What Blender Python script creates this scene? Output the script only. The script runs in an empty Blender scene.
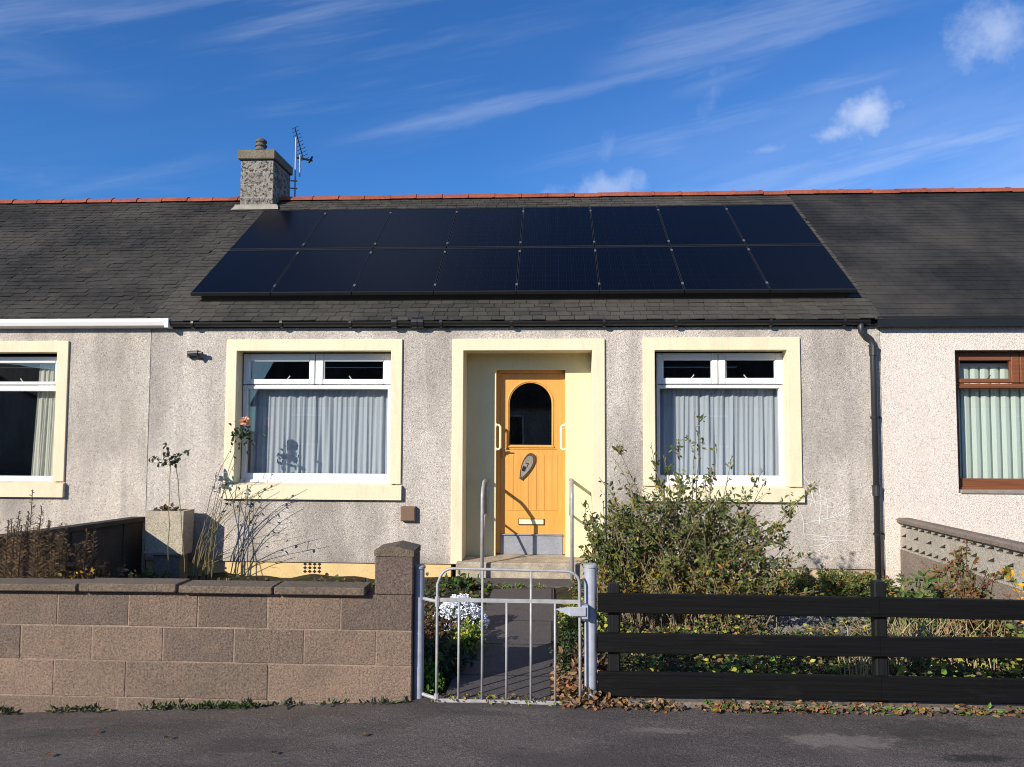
import bpy, math, random
from mathutils import Vector, Matrix
rnd = random.Random(7)
sc = bpy.context.scene
COL = sc.collection
PI = math.pi
T36 = math.tan(math.radians(36)); C36 = math.cos(math.radians(36)); S36 = math.sin(math.radians(36))
ORG = {}

# ---------------------------------------------------------------- mesh helper
class M:
    def __init__(s): s.v = []; s.f = []; s.mi = []
    def add(s, vs, fs, mi=0):
        n = len(s.v); s.v += [tuple(p) for p in vs]
        for f in fs: s.f.append(tuple(n + i for i in f)); s.mi.append(mi)
    def box(s, x0, x1, y0, y1, z0, z1, mi=0):
        s.add([(x0,y0,z0),(x1,y0,z0),(x1,y1,z0),(x0,y1,z0),(x0,y0,z1),(x1,y0,z1),(x1,y1,z1),(x0,y1,z1)],
              [(0,3,2,1),(4,5,6,7),(0,1,5,4),(1,2,6,5),(2,3,7,6),(3,0,4,7)], mi)
    def bbox(s, x0, x1, y0, y1, z0, z1, b=0.01, mi=0):
        # box with chamfered edges
        vs = []; 
        for sx in (0,1):
            for sy in (0,1):
                for sz in (0,1):
                    X=(x0,x1)[sx]; Y=(y0,y1)[sy]; Z=(z0,z1)[sz]
                    dx=b*(1-2*sx); dy=b*(1-2*sy); dz=b*(1-2*sz)
                    vs += [(X,Y+dy,Z+dz),(X+dx,Y,Z+dz),(X+dx,Y+dy,Z)]
        def i(sx,sy,sz,a): return (sx*4+sy*2+sz)*3+a
        fs = []
        for a in (0,1):
            fs.append((i(a,0,0,0),i(a,0,1,0),i(a,1,1,0),i(a,1,0,0)))
            fs.append((i(0,a,0,1),i(0,a,1,1),i(1,a,1,1),i(1,a,0,1)))
            fs.append((i(0,0,a,2),i(0,1,a,2),i(1,1,a,2),i(1,0,a,2)))
        for a in (0,1):
            for c in (0,1):
                fs.append((i(a,c,0,0),i(a,c,1,0),i(a,c,1,1),i(a,c,0,1)))
                fs.append((i(a,0,c,0),i(a,1,c,0),i(a,1,c,2),i(a,0,c,2)))
                fs.append((i(0,a,c,1),i(1,a,c,1),i(1,a,c,2),i(0,a,c,2)))
                for d in (0,1): fs.append((i(a,c,d,0),i(a,c,d,1),i(a,c,d,2)))
        s.add(vs, fs, mi)
    def tube(s, pts, r, n=8, mi=0, cap=True):
        pts = [Vector(p) for p in pts]
        rs = r if isinstance(r, (list, tuple)) else [r]*len(pts)
        base = len(s.v); up = Vector((0,0,1)); prev = None
        for k, p in enumerate(pts):
            t = (pts[min(k+1,len(pts)-1)] - pts[max(k-1,0)])
            if t.length < 1e-9: t = Vector((0,0,1))
            t.normalize()
            if prev is None:
                a = t.cross(up)
                if a.length < .1: a = t.cross(Vector((0,1,0)))
            else:
                a = prev - t*prev.dot(t)
            a.normalize(); prev = a; b = t.cross(a)
            for j in range(n):
                an = 2*PI*j/n
                s.v.append(tuple(p + (a*math.cos(an)+b*math.sin(an))*rs[k]))
        for k in range(len(pts)-1):
            for j in range(n):
                s.f.append((base+k*n+j, base+k*n+(j+1)%n, base+(k+1)*n+(j+1)%n, base+(k+1)*n+j)); s.mi.append(mi)
        if cap:
            s.f.append(tuple(base+j for j in range(n))[::-1]); s.mi.append(mi)
            e = base+(len(pts)-1)*n
            s.f.append(tuple(e+j for j in range(n))); s.mi.append(mi)
    def lathe(s, cx, cy, prof, n=20, mi=0):
        base = len(s.v)
        for (r, z) in prof:
            for j in range(n): s.v.append((cx+r*math.cos(2*PI*j/n), cy+r*math.sin(2*PI*j/n), z))
        for k in range(len(prof)-1):
            for j in range(n):
                s.f.append((base+k*n+j, base+k*n+(j+1)%n, base+(k+1)*n+(j+1)%n, base+(k+1)*n+j)); s.mi.append(mi)
        s.f.append(tuple(base+j for j in range(n))); s.mi.append(mi)
        e = base+(len(prof)-1)*n; s.f.append(tuple(e+j for j in range(n))); s.mi.append(mi)
    def extx(s, prof, x0, x1, mi=0):
        n = len(prof)
        s.add([(x0,y,z) for y,z in prof]+[(x1,y,z) for y,z in prof],
              [tuple(range(n)), tuple(range(n,2*n))[::-1]]+[(i,(i+1)%n,n+(i+1)%n,n+i) for i in range(n)], mi)
    def exty(s, prof, y0, y1, mi=0):
        n = len(prof)
        s.add([(x,y0,z) for x,z in prof]+[(x,y1,z) for x,z in prof],
              [tuple(range(n)), tuple(range(n,2*n))[::-1]]+[(i,(i+1)%n,n+(i+1)%n,n+i) for i in range(n)], mi)
    def build(s, name, mats, parent=None, smooth=False, org=None):
        o3 = Vector(org) if org else (ORG[parent.name] if parent else Vector((0,0,0)))
        me = bpy.data.meshes.new(name)
        me.from_pydata([(a-o3.x,b-o3.y,c-o3.z) for a,b,c in s.v], [], s.f)
        mats = mats if isinstance(mats,(list,tuple)) else [mats]
        for m in mats: me.materials.append(m)
        if len(mats) > 1: me.polygons.foreach_set('material_index', s.mi)
        if smooth: me.polygons.foreach_set('use_smooth', [True]*len(me.polygons))
        me.update()
        if len(me.polygons) < 60000:
            import bmesh
            if name not in NO_RECALC:
                bm = bmesh.new(); bm.from_mesh(me); bmesh.ops.recalc_face_normals(bm, faces=bm.faces); bm.to_mesh(me); bm.free()
        o = bpy.data.objects.new(name, me); COL.objects.link(o)
        if parent: o.parent = parent
        if parent is None: o.location = o3
        ORG[o.name] = o3
        return o
NO_RECALC = {'foliage','leaves','curtain','pavement','garden_ground','fallen_leaves','weeds','flowers'}
def tag(o, label=None, cat=None, group=None, kind=None):
    if label: o['label'] = label
    if cat: o['category'] = cat
    if group: o['group'] = group
    if kind: o['kind'] = kind
    return o
def thing(name, label, cat, loc, group=None):
    o = bpy.data.objects.new(name, None); COL.objects.link(o); o.location = loc; o.empty_display_size = .1
    ORG[o.name] = Vector(loc)
    return tag(o, label, cat, group)

# ---------------------------------------------------------------- materials
def lin(c):
    return tuple(((x/255)/12.92 if x/255 <= .04045 else ((x/255+.055)/1.055)**2.4) for x in c)+(1,)
class Mat:
    def __init__(s, name, rough=.8, spec=.5, metal=0):
        s.m = bpy.data.materials.new(name); s.m.use_nodes = True; s.t = s.m.node_tree; s.N = s.t.nodes; s.L = s.t.links
        s.b = s.N['Principled BSDF']; s.b.inputs['Roughness'].default_value = rough
        s.b.inputs['Specular IOR Level'].default_value = spec; s.b.inputs['Metallic'].default_value = metal
        s.tc = s.N.new('ShaderNodeTexCoord'); s.vec = s.tc.outputs['Object']
    def map(s, sc=(1,1,1), rot=(0,0,0), loc=(0,0,0)):
        n = s.N.new('ShaderNodeMapping'); n.inputs['Scale'].default_value = sc; n.inputs['Rotation'].default_value = rot; n.inputs['Location'].default_value = loc
        s.L.new(s.vec, n.inputs[0]); return n.outputs[0]
    def noise(s, scale, detail=4, rough=.55, vec=None, dist=0):
        n = s.N.new('ShaderNodeTexNoise'); n.inputs['Scale'].default_value = scale; n.inputs['Detail'].default_value = detail
        n.inputs['Roughness'].default_value = rough; n.inputs['Distortion'].default_value = dist
        s.L.new(vec or s.vec, n.inputs['Vector']); return n.outputs['Fac']
    def voro(s, scale, out='Distance', vec=None):
        n = s.N.new('ShaderNodeTexVoronoi'); n.inputs['Scale'].default_value = scale
        s.L.new(vec or s.vec, n.inputs['Vector']); return n.outputs[out]
    def ramp(s, fac, stops, interp='LINEAR'):
        n = s.N.new('ShaderNodeValToRGB'); r = n.color_ramp; r.interpolation = interp
        e0, e1 = r.elements[0], r.elements[1]
        e0.position = stops[0][0]; e0.color = stops[0][1]
        r.elements[1].position = stops[-1][0]; r.elements[1].color = stops[-1][1]
        for p, c in stops[1:-1]:
            e = r.elements.new(p); e.color = c
        s.L.new(fac, n.inputs[0]); return n.outputs[0]
    def mix(s, fac, a, b, mode='MIX'):
        n = s.N.new('ShaderNodeMix'); n.data_type = 'RGBA'; n.blend_type = mode
        if isinstance(fac, (int,float)): n.inputs[0].default_value = fac
        else: s.L.new(fac, n.inputs[0])
        for k, x in ((6,a),(7,b)):
            if isinstance(x, tuple): n.inputs[k].default_value = x
            else: s.L.new(x, n.inputs[k])
        return n.outputs[2]
    def math(s, op, a, b=None, clamp=False):
        n = s.N.new('ShaderNodeMath'); n.operation = op; n.use_clamp = clamp
        for k, x in ((0,a),(1,b)):
            if x is None: continue
            if isinstance(x, (int,float)): n.inputs[k].default_value = x
            else: s.L.new(x, n.inputs[k])
        return n.outputs[0]
    def col(s, c):
        if isinstance(c, tuple): s.b.inputs['Base Color'].default_value = c
        else: s.L.new(c, s.b.inputs['Base Color'])
    def bump(s, h, strength=.5, dist=.01):
        n = s.N.new('ShaderNodeBump'); n.inputs['Strength'].default_value = strength; n.inputs['Distance'].default_value = dist
        s.L.new(h, n.inputs['Height']); s.L.new(n.outputs[0], s.b.inputs['Normal'])
    def island(s):
        n = s.N.new('ShaderNodeNewGeometry'); return n.outputs['Random Per Island']
    def xyz(s):
        n = s.N.new('ShaderNodeSeparateXYZ'); s.L.new(s.vec, n.inputs[0]); return n.outputs
g = lambda v: (v,v,v,1)

def m_harl(name, base, dark, light, stain=.5, stainpos=.5):
    m = Mat(name, .95, .2)
    v = m.voro(96, 'Color'); sp = m.N.new('ShaderNodeSeparateColor'); m.L.new(v, sp.inputs[0])
    c = m.ramp(sp.outputs[0], [(0,dark),(.2,base),(.75,base),(1,light)])
    st = m.noise(.9, 5, .6, m.map((1.3,1,.55)))
    st2 = m.ramp(st, [(stainpos-.07,g(0)),(stainpos+.17,g(1))])
    c = m.mix(m.math('MULTIPLY', st2, stain), c, tuple(x*.62 for x in dark[:3])+(1,), 'MIX')
    drip = m.ramp(m.noise(1.0, 5, .65, m.map((5.5,5.5,.45))), [(.52,g(0)),(.72,g(1))])
    c = m.mix(m.math('MULTIPLY', drip, stain*.55), c, tuple(x*.66 for x in dark[:3])+(1,))
    z_ = m.xyz()[2]; mr = m.N.new('ShaderNodeMapRange'); m.L.new(m.math('ADD', z_, m.math('MULTIPLY', m.noise(2.5,4,.7), -.35)), mr.inputs[0])
    mr.inputs[1].default_value = .12; mr.inputs[2].default_value = -.12
    c = m.mix(m.math('MULTIPLY', mr.outputs[0], stain*1.1), c, tuple(x*.7 for x in dark[:3])+(1,))
    fine = m.noise(35, 3, .7)
    c = m.mix(.35, c, m.ramp(fine,[(.3,g(.72)),(.7,g(1))]), 'MULTIPLY')
    m.col(c)
    m.bump(m.math('ADD', m.noise(130,3,.8), m.voro(90)), .75, .007)
    return m.m
CREAM = lin((246,230,168))
def m_paint(name, c, var=.12, rough=.6, nscale=3, spec=.35, dirt=0):
    m = Mat(name, rough, spec)
    n = m.noise(nscale, 6, .65); n2 = m.noise(nscale*12, 3, .6)
    f = m.math('MULTIPLY', m.math('ADD', n, n2), .5)
    cc = m.ramp(f, [(.3, tuple(x*(1-var*1.6) for x in c[:3])+(1,)), (.62, c)])
    if dirt:
        d = m.ramp(m.noise(1.0, 6, .7, m.map((9,9,1.6))), [(.50,g(0)),(.75,g(1))])
        cc = m.mix(m.math('MULTIPLY', d, dirt), cc, tuple(x*.55 for x in c[:3])+(1,))
    m.col(cc)
    m.bump(m.math('ADD', m.noise(nscale*30, 3), m.noise(5, 3)), .16, .006)
    return m.m
def m_slate(name, cols, lichen=.0):
    m = Mat(name, .8, .2)
    r = m.island()
    c = m.ramp(r, [(i/(len(cols)-1), lin(x)) for i,x in enumerate(cols)])
    n = m.noise(9, 5, .65)
    c = m.mix(.55, c, m.ramp(n, [(.3,g(.55)),(.7,g(1.0))]), 'MULTIPLY')
    big = m.ramp(m.noise(.8,5,.6), [(.4,g(0)),(.65,g(1))])
    c = m.mix(m.math('MULTIPLY', big, .35), c, lin((95,88,80)))
    if lichen: 
        l = m.ramp(m.noise(28,3,.7), [(.66,g(0)),(.72,g(1))])
        c = m.mix(m.math('MULTIPLY', l, lichen), c, lin((160,158,150)))
    m.col(c); m.bump(m.noise(22,4,.7), .5, .008)
    return m.m
def m_leaf(name, cols, rough=.55, trans=.25):
    m = Mat(name, rough, .35)
    c = m.ramp(m.island(), [(i/max(1,len(cols)-1), lin(x)) for i,x in enumerate(cols)])
    m.col(c)
    tr = m.N.new('ShaderNodeBsdfTranslucent'); m.L.new(c, tr.inputs[0])
    mx = m.N.new('ShaderNodeMixShader'); mx.inputs[0].default_value = trans
    m.L.new(m.b.outputs[0], mx.inputs[1]); m.L.new(tr.outputs[0], mx.inputs[2]); m.L.new(mx.outputs[0], m.N['Material Output'].inputs[0])
    return m.m
def m_glass(name, tint=(.93,.93,.92,1), f=1.0):
    m = Mat(name); m.N.remove(m.b)
    tr = m.N.new('ShaderNodeBsdfTransparent'); tr.inputs[0].default_value = tint
    gl = m.N.new('ShaderNodeBsdfGlossy'); gl.inputs['Roughness'].default_value = .01; gl.inputs[0].default_value = g(.9)
    lw = m.N.new('ShaderNodeLayerWeight'); lw.inputs[0].default_value = .5
    nb = m.N.new('ShaderNodeBump'); nb.inputs['Strength'].default_value = .03; nb.inputs['Distance'].default_value = .02
    m.L.new(m.noise(1.2, 1), nb.inputs['Height']); m.L.new(nb.outputs[0], gl.inputs['Normal'])
    mu = m.math('ADD', m.math('MULTIPLY', m.math('POWER', lw.outputs['Facing'], 5), .9), .085*f, True)
    mx = m.N.new('ShaderNodeMixShader'); m.L.new(mu, mx.inputs[0]); m.L.new(tr.outputs[0], mx.inputs[1]); m.L.new(gl.outputs[0], mx.inputs[2])
    m.L.new(mx.outputs[0], m.N['Material Output'].inputs[0])
    return m.m
def m_metal(name, c, rough=.45, metal=.0, var=.15):
    m = Mat(name, rough, .5, metal)
    n = m.noise(14, 5, .65)
    m.col(m.ramp(n, [(.32, tuple(x*(1-var*2) for x in c[:3])+(1,)), (.6, c)]))
    m.bump(m.noise(60,2), .1, .003)
    return m.m
def m_wood(name, c1, c2, axis=0, rough=.6):
    m = Mat(name, rough, .3)
    s = [30,30,30]; s[axis] = 1.2
    n = m.noise(1.5, 5, .6, m.map(tuple(s)))
    m.col(m.ramp(n, [(.3,c1),(.7,c2)])); m.bump(n, .35, .006)
    return m.m

MT = {}
MT['harl'] = m_harl('harl_grey', lin((200,188,177)), lin((146,137,130)), lin((230,223,215)), .60, .48)
MT['harl_left'] = m_harl('harl_left', lin((203,190,177)), lin((148,138,130)), lin((230,222,212)), .60, .48)
MT['harl_right'] = m_harl('harl_right', lin((224,211,199)), lin((184,170,160)), lin((236,229,222)), .12, .58)
MT['cream'] = m_paint('cream_paint', lin((226,213,180)), .07, dirt=.35)
MT['creamdeep'] = m_paint('porch_cream_paint', lin((226,214,170)), .06, dirt=.25)
MT['creamleft'] = m_paint('peach_cream_paint', lin((228,206,174)), .07, dirt=.35)
MT['plinth'] = m_paint('ochre_plinth_paint', lin((222,190,134)), .18, .7, 4)
MT['plinthbare'] = m_paint('bare_plinth', lin((196,172,146)), .25, .85, 5)
MT['upvc'] = m_paint('white_upvc', lin((226,224,222)), .02, .3, 2, .5)
MT['brownframe'] = m_wood('brown_frame', lin((104,62,40)), lin((132,82,54)), 0, .45)
MT['boxbrown'] = m_paint('brown_plastic', lin((118,92,74)), .1, .6)
MT['glass'] = m_glass('window_glass')
MT['interior'] = m_paint('interior_wall', lin((90,85,80)), .1)
MT['slate'] = m_slate('slate_weathered', [(58,56,52),(65,62,57),(55,53,50),(71,68,62),(61,58,54),(76,72,65),(58,56,52)], .3)
MT['slateleft'] = m_slate('slate_left', [(40,39,38),(45,43,41),(42,40,39),(49,47,44),(43,42,40),(55,52,48)], .4)
MT['slateright'] = m_slate('slate_right', [(34,35,36),(37,38,39),(36,36,37),(41,40,40),(37,38,38)], .05)
MT['terracotta'] = m_paint('terracotta', lin((160,84,64)), .42, .85, 3)
MT['lead'] = m_paint('mortar_flashing', lin((160,152,138)), .3, .8, 8)
MT['black'] = m_paint('black_plastic', lin((30,31,33)), .2, .4, 5, .5)
MT['grey_pipe'] = m_paint('grey_pipe', lin((44,45,48)), .2, .45, 5, .5)
MT['orange'] = None
m = Mat('door_orange', .42, .45)
n = m.noise(1.4, 5, .6, m.map((26,26,1.4)))
m.col(m.ramp(n, [(.3, lin((206,144,66))), (.7, lin((218,162,84)))])); m.bump(n, .12, .004); MT['orange'] = m.m
MT['threshold'] = m_paint('grey_threshold', lin((150,152,162)), .25, .6, 5, dirt=.3)
MT['handle'] = m_paint('ivory_plastic', lin((240,228,190)), .04, .35, 5, .5)
MT['brass'] = m_metal('dull_brass', lin((205,170,90)), .4, .3)
MT['galv'] = m_metal('painted_silver_steel', lin((172,170,170)), .5, .15, .16)
MT['postblue'] = m_metal('blue_grey_post', lin((172,175,186)), .5, .1, .12)
MT['rust'] = m_metal('rusty_joint', lin((140,95,70)), .8, .1, .2)
MT['fence'] = None
m = Mat('black_stained_timber', .7, .18)
n = m.noise(1.3, 5, .7, m.map((1.1, 40, 40)))
c = m.ramp(n, [(.3, lin((4,4,5))), (.75, lin((17,17,18)))]); c = m.mix(m.ramp(m.noise(2.2,6,.7,m.map((1,8,4))),[(.55,g(0)),(.85,g(.6))]), c, lin((42,40,38))); m.col(c); m.bump(n, .5, .01); MT['fence'] = m.m
m = Mat('black_timber_post', .6, .35)
n = m.noise(1.3, 5, .7, m.map((40, 40, 1.1)))
m.col(m.ramp(n, [(.3, lin((6,6,7))), (.75, lin((20,20,21)))])); m.bump(n, .5, .01); MT['fencepost'] = m.m
def m_curtain(name, c):
    m = Mat(name, .9, .1); tr = m.N.new('ShaderNodeBsdfTranslucent'); tr.inputs[0].default_value = c; mx = m.N.new('ShaderNodeMixShader'); mx.inputs[0].default_value = .18
    m.L.new(m.b.outputs[0], mx.inputs[1]); m.L.new(tr.outputs[0], mx.inputs[2]); m.L.new(mx.outputs[0], m.N['Material Output'].inputs[0])
    m.col(m.mix(.25, c, m.ramp(m.noise(90,2),[(.3,g(.7)),(.7,g(1))]), 'MULTIPLY'))
    return m.m
MT['curtain'] = m_curtain('net_curtain', lin((204,214,226)))
MT['blind'] = m_paint('vertical_blind', lin((228,244,234)), .03, .8)
MT['drape'] = m_curtain('pale_drape', lin((228,230,218)))
# concrete block wall
def m_block(name, c, d, speck, islands=True):
    m = Mat(name, .92, .2)
    r = m.island()
    b = m.ramp(r, [(0,c),(.35,d),(.6,tuple(x*1.06 for x in c[:3])+(1,)),(.8,c),(1,tuple(x*.92 for x in d[:3])+(1,))]) if islands else m.ramp(m.noise(3),[(.3,c),(.7,d)])
    n = m.noise(85, 3, .85)
    b = m.mix(.85, b, m.ramp(n, [(.36,g(.30)),(.5,g(.85)),(.66,g(1.3))]), 'MULTIPLY')
    s2 = m.ramp(m.noise(2.2,6,.7), [(.4,g(0)),(.7,g(1))])
    b = m.mix(m.math('MULTIPLY', s2, .45), b, speck)
    b = m.mix(m.ramp(m.noise(24,5,.75),[(.58,g(0)),(.68,g(.5))]), b, tuple(x*.5 for x in d[:3])+(1,))
    b = m.mix(m.ramp(m.noise(3.1,5,.7,m.map((1,1,1),loc=(4,2,1))),[(.55,g(0)),(.72,g(.4))]), b, tuple(min(1,x*v) for x,v in zip(c[:3],(1.3,1.15,1.05)))+(1,))
    m.col(b); m.bump(m.math('ADD', n, m.noise(30,4)), .8, .01)
    return m.m
MT['block'] = m_block('concrete_block', lin((144,122,106)), lin((116,101,91)), lin((88,79,72)))
MT['mortar'] = m_paint('mortar', lin((160,138,120)), .5, .9, 5)
MT['coping'] = m_block('weathered_coping', lin((122,107,92)), lin((112,99,86)), lin((76,69,60)))
MT['pillar'] = m_block('pillar_block', lin((116,99,90)), lin((104,91,84)), lin((74,66,62)))
MT['divider'] = m_block('divider_concrete', lin((150,134,122)), lin((136,122,112)), lin((104,94,88)), False)
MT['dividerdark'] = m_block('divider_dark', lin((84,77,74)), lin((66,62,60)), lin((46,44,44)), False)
MT['screen'] = m_block('screen_block', lin((186,177,164)), lin((174,165,152)), lin((146,138,128)), False)
MT['potgrey'] = m_block('pot_grey', lin((120,116,110)), lin((90,88,86)), lin((60,58,58)), False)
MT['planter'] = m_block('planter_concrete', lin((198,186,164)), lin((184,172,152)), lin((152,142,128)), False)
# stone chimney
m = Mat('chimney_stone', .95, .2)
br = m.N.new('ShaderNodeTexBrick'); br.inputs['Scale'].default_value = 1; br.inputs['Brick Width'].default_value = .3; br.inputs['Row Height'].default_value = .22
br.inputs['Mortar Size'].default_value = .012; br.inputs['Color1'].default_value = lin((150,142,134)); br.inputs['Color2'].default_value = lin((122,116,110)); br.inputs['Mortar'].default_value = lin((158,150,138))
cb = m.N.new('ShaderNodeCombineXYZ'); o3 = m.xyz(); m.L.new(m.math('ADD', o3[0], o3[1]), cb.inputs[0]); m.L.new(o3[2], cb.inputs[1]); m.L.new(cb.outputs[0], br.inputs['Vector'])
c = m.mix(m.ramp(m.noise(19,5,.75),[(.50,g(0)),(.57,g(1))]), br.outputs['Color'], lin((64,60,58)))
c = m.mix(.5, c, m.ramp(m.noise(60,3,.7),[(.3,g(.5)),(.7,g(1.1))]), 'MULTIPLY')
m.col(c); m.bump(m.noise(25,5,.7), .8, .02); MT['chimney'] = m.m
MT['chimneycap'] = m_block('chimney_cap', lin((138,128,108)), lin((116,110,98)), lin((84,80,74)), False)
# solar panel
m = Mat('solar_cells', .2, .10)
o3 = m.xyz()
def stripes(src, per, w, off=0):
    a = m.math('ADD', src, 100+off); a = m.math('MODULO', a, per); return m.math('LESS_THAN', a, w)
gx = stripes(o3[0], .1735, .006); gy = stripes(o3[2], .095, .004); fine = stripes(o3[0], .0347, .003)
c = m.mix(m.math('MULTIPLY', m.math('MAXIMUM', gx, gy), .55), lin((5,7,15)), lin((16,21,38)))
c = m.mix(m.math('MULTIPLY', fine, .25), c, lin((32,38,62)))
m.col(c); m.b.inputs['Coat Weight'].default_value = 0; m.b.inputs['Coat Roughness'].default_value = .08; MT['solar'] = m.m
MT['solarframe'] = m_metal('solar_frame', lin((24,25,27)), .6, .05)
MT['clamp'] = m_metal('clamp_alloy', lin((104,106,112)), .5, .2)
# ground
m = Mat('asphalt', .9, .3)
n = m.noise(140, 3, .8); v = m.voro(95, 'Color'); sp = m.N.new('ShaderNodeSeparateColor'); m.L.new(v, sp.inputs[0])
c = m.ramp(n, [(.36, lin((64,56,54))), (.52, lin((104,94,90))), (.68, lin((150,139,133)))])
c = m.mix(m.math('MULTIPLY', m.math('GREATER_THAN', sp.outputs[0], .965), .4), c, lin((150,142,138)))
c = m.mix(m.ramp(m.noise(.9,6,.65,m.map((1,2.2,1))),[(.42,g(0)),(.62,g(.6))]), c, lin((64,58,56)))
c = m.mix(m.ramp(m.noise(1.5,6,.7,m.map((1,3,1),loc=(3,1,0))),[(.56,g(0)),(.70,g(.4))]), c, lin((126,118,112)))
c = m.mix(m.ramp(m.noise(1.1,6,.75,m.map((1,3.5,1),loc=(7,5,0))),[(.62,g(0)),(.68,g(.5))]), c, lin((48,45,44)))
xyz_ = m.xyz()
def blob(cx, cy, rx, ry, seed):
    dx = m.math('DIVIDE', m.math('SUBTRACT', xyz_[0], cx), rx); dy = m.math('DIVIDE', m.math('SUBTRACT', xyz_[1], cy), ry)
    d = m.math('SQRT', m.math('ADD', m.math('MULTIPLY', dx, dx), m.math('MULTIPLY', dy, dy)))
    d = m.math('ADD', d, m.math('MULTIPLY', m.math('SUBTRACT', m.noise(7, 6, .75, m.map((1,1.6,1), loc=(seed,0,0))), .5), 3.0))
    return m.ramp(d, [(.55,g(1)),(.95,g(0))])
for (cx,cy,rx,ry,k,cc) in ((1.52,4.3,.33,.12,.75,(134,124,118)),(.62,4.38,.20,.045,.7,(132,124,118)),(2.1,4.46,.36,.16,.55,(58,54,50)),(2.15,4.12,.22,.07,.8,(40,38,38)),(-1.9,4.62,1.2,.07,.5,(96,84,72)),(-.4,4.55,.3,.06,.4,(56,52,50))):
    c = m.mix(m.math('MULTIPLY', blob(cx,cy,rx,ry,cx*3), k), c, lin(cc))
m.col(c); m.bump(m.math('ADD', n, m.noise(40,4,.7)), 1.0, .012); MT['asphalt'] = m.m
m = Mat('soil', .95, .15)
n = m.noise(18, 6, .75); c = m.ramp(n, [(.3, lin((38,31,25))), (.55, lin((72,60,48))), (.75, lin((104,92,76)))])
c = m.mix(m.ramp(m.noise(3,5,.7),[(.45,g(0)),(.6,g(.8))]), c, lin((64,72,38))); m.col(c); m.bump(n, 1, .04); MT['soil'] = m.m
m = Mat('path_concrete', .9, .25)
n = m.noise(60, 4, .75); c = m.ramp(n, [(.3, lin((72,66,66))), (.7, lin((106,98,96)))])
br = m.N.new('ShaderNodeTexBrick'); br.inputs['Scale'].default_value = 1; br.inputs['Brick Width'].default_value = 5; br.inputs['Row Height'].default_value = .88; br.inputs['Mortar Size'].default_value = .012
br.inputs['Color1'].default_value = g(1); br.inputs['Color2'].default_value = g(.86); br.inputs['Mortar'].default_value = g(.3); m.L.new(m.vec, br.inputs['Vector'])
c = m.mix(1, c, br.outputs['Color'], 'MULTIPLY'); c = m.mix(m.ramp(m.noise(5,6,.75),[(.5,g(0)),(.7,g(.5))]), c, lin((62,62,52))); m.col(c); m.bump(n, .6, .01); MT['path'] = m.m
MT['kerbold'] = m_paint('old_kerb', lin((128,116,104)), .5, .9, 5, dirt=.5)
MT['step'] = m_paint('step_concrete', lin((196,180,158)), .5, .85, 7, dirt=.5)
MT['kerb'] = m_paint('kerb_concrete', lin((150,140,130)), .3, .9, 9)
MT['gravel'] = m_block('gravel_chips', lin((150,145,140)), lin((110,105,100)), lin((90,86,84)))

# foliage materials
MT['lf_shrub'] = m_leaf('shrub_leaf', [(78,92,44),(98,112,54),(62,76,40),(126,132,62),(84,98,54),(144,132,58),(92,106,60),(70,84,48),(120,104,62)])
MT['lf_autumn'] = m_leaf('autumn_leaf', [(150,120,40),(176,140,44),(120,100,40),(168,96,40),(190,160,60),(96,96,44),(150,80,40)])
MT['lf_green'] = m_leaf('green_leaf', [(62,88,40),(84,108,50),(50,74,36),(104,120,56)])
MT['lf_fresh'] = m_leaf('fresh_leaf', [(80,120,36),(100,140,50),(60,100,34),(130,150,60)])
MT['lf_hedge'] = m_leaf('hedge_leaf', [(104,118,62),(124,134,74),(84,100,52),(142,142,84)])
MT['lf_yg'] = m_leaf('yellowgreen_leaf', [(150,160,60),(176,176,70),(120,138,50),(190,180,80),(90,110,44)])
MT['lf_yellow'] = m_leaf('yellow_leaf', [(226,168,44),(236,186,60),(206,140,40),(196,150,60)])
MT['lf_red'] = m_leaf('redbrown_leaf', [(118,74,50),(134,88,56),(100,66,48),(146,112,66),(96,92,52)])
MT['lf_brown'] = m_leaf('dry_brown', [(84,66,48),(104,84,60),(62,50,40),(132,106,68),(92,70,52)])
MT['lf_litter'] = m_leaf('litter', [(122,92,66),(142,108,76),(96,74,56),(158,128,92),(148,88,52),(112,96,72),(88,70,54),(168,124,56),(80,62,48)], .7, .1)
MT['lf_dark'] = m_leaf('dark_leaf', [(44,58,34),(56,70,40),(40,50,34),(70,80,50)])
MT['white_fl'] = m_leaf('white_petals', [(236,238,244),(246,246,248),(222,226,236)], .6, .2)
MT['pink_fl'] = m_leaf('peach_petals', [(238,188,156),(246,204,174),(228,168,138)], .5, .3)
MT['bark'] = m_paint('bark', lin((92,76,60)), .4, .9, 20)
MT['barkgrey'] = m_paint('grey_twig', lin((138,122,98)), .3, .9, 20)
MT['cane'] = m_paint('green_cane', lin((124,112,74)), .3, .7, 20)
MT['straw'] = m_leaf('straw', [(190,168,128),(168,146,108),(146,124,90),(204,186,150)], .8, .15)

# ---------------------------------------------------------------- world, sun, camera
AZ = math.radians(41); EL = math.radians(24.5)
w = bpy.data.worlds.new('World'); sc.world = w; w.use_nodes = True
nt = w.node_tree; N = nt.nodes; L = nt.links; N.clear()
out = N.new('ShaderNodeOutputWorld'); bg = N.new('ShaderNodeBackground'); bg.inputs[1].default_value = 0.1
sky = N.new('ShaderNodeTexSky'); sky.sky_type = 'NISHITA'; sky.sun_disc = False; sky.sun_elevation = EL; sky.sun_rotation = PI + AZ
sky.air_density = 1.0; sky.dust_density = 0.3; sky.ozone_density = 3.0
def wm(op, a, b=None, clamp=False):
    n = N.new('ShaderNodeMath'); n.operation = op; n.use_clamp = clamp
    for k, x in ((0,a),(1,b)):
        if x is None: continue
        if isinstance(x, (int,float)): n.inputs[k].default_value = x
        else: L.new(x, n.inputs[k])
    return n.outputs[0]
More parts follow.
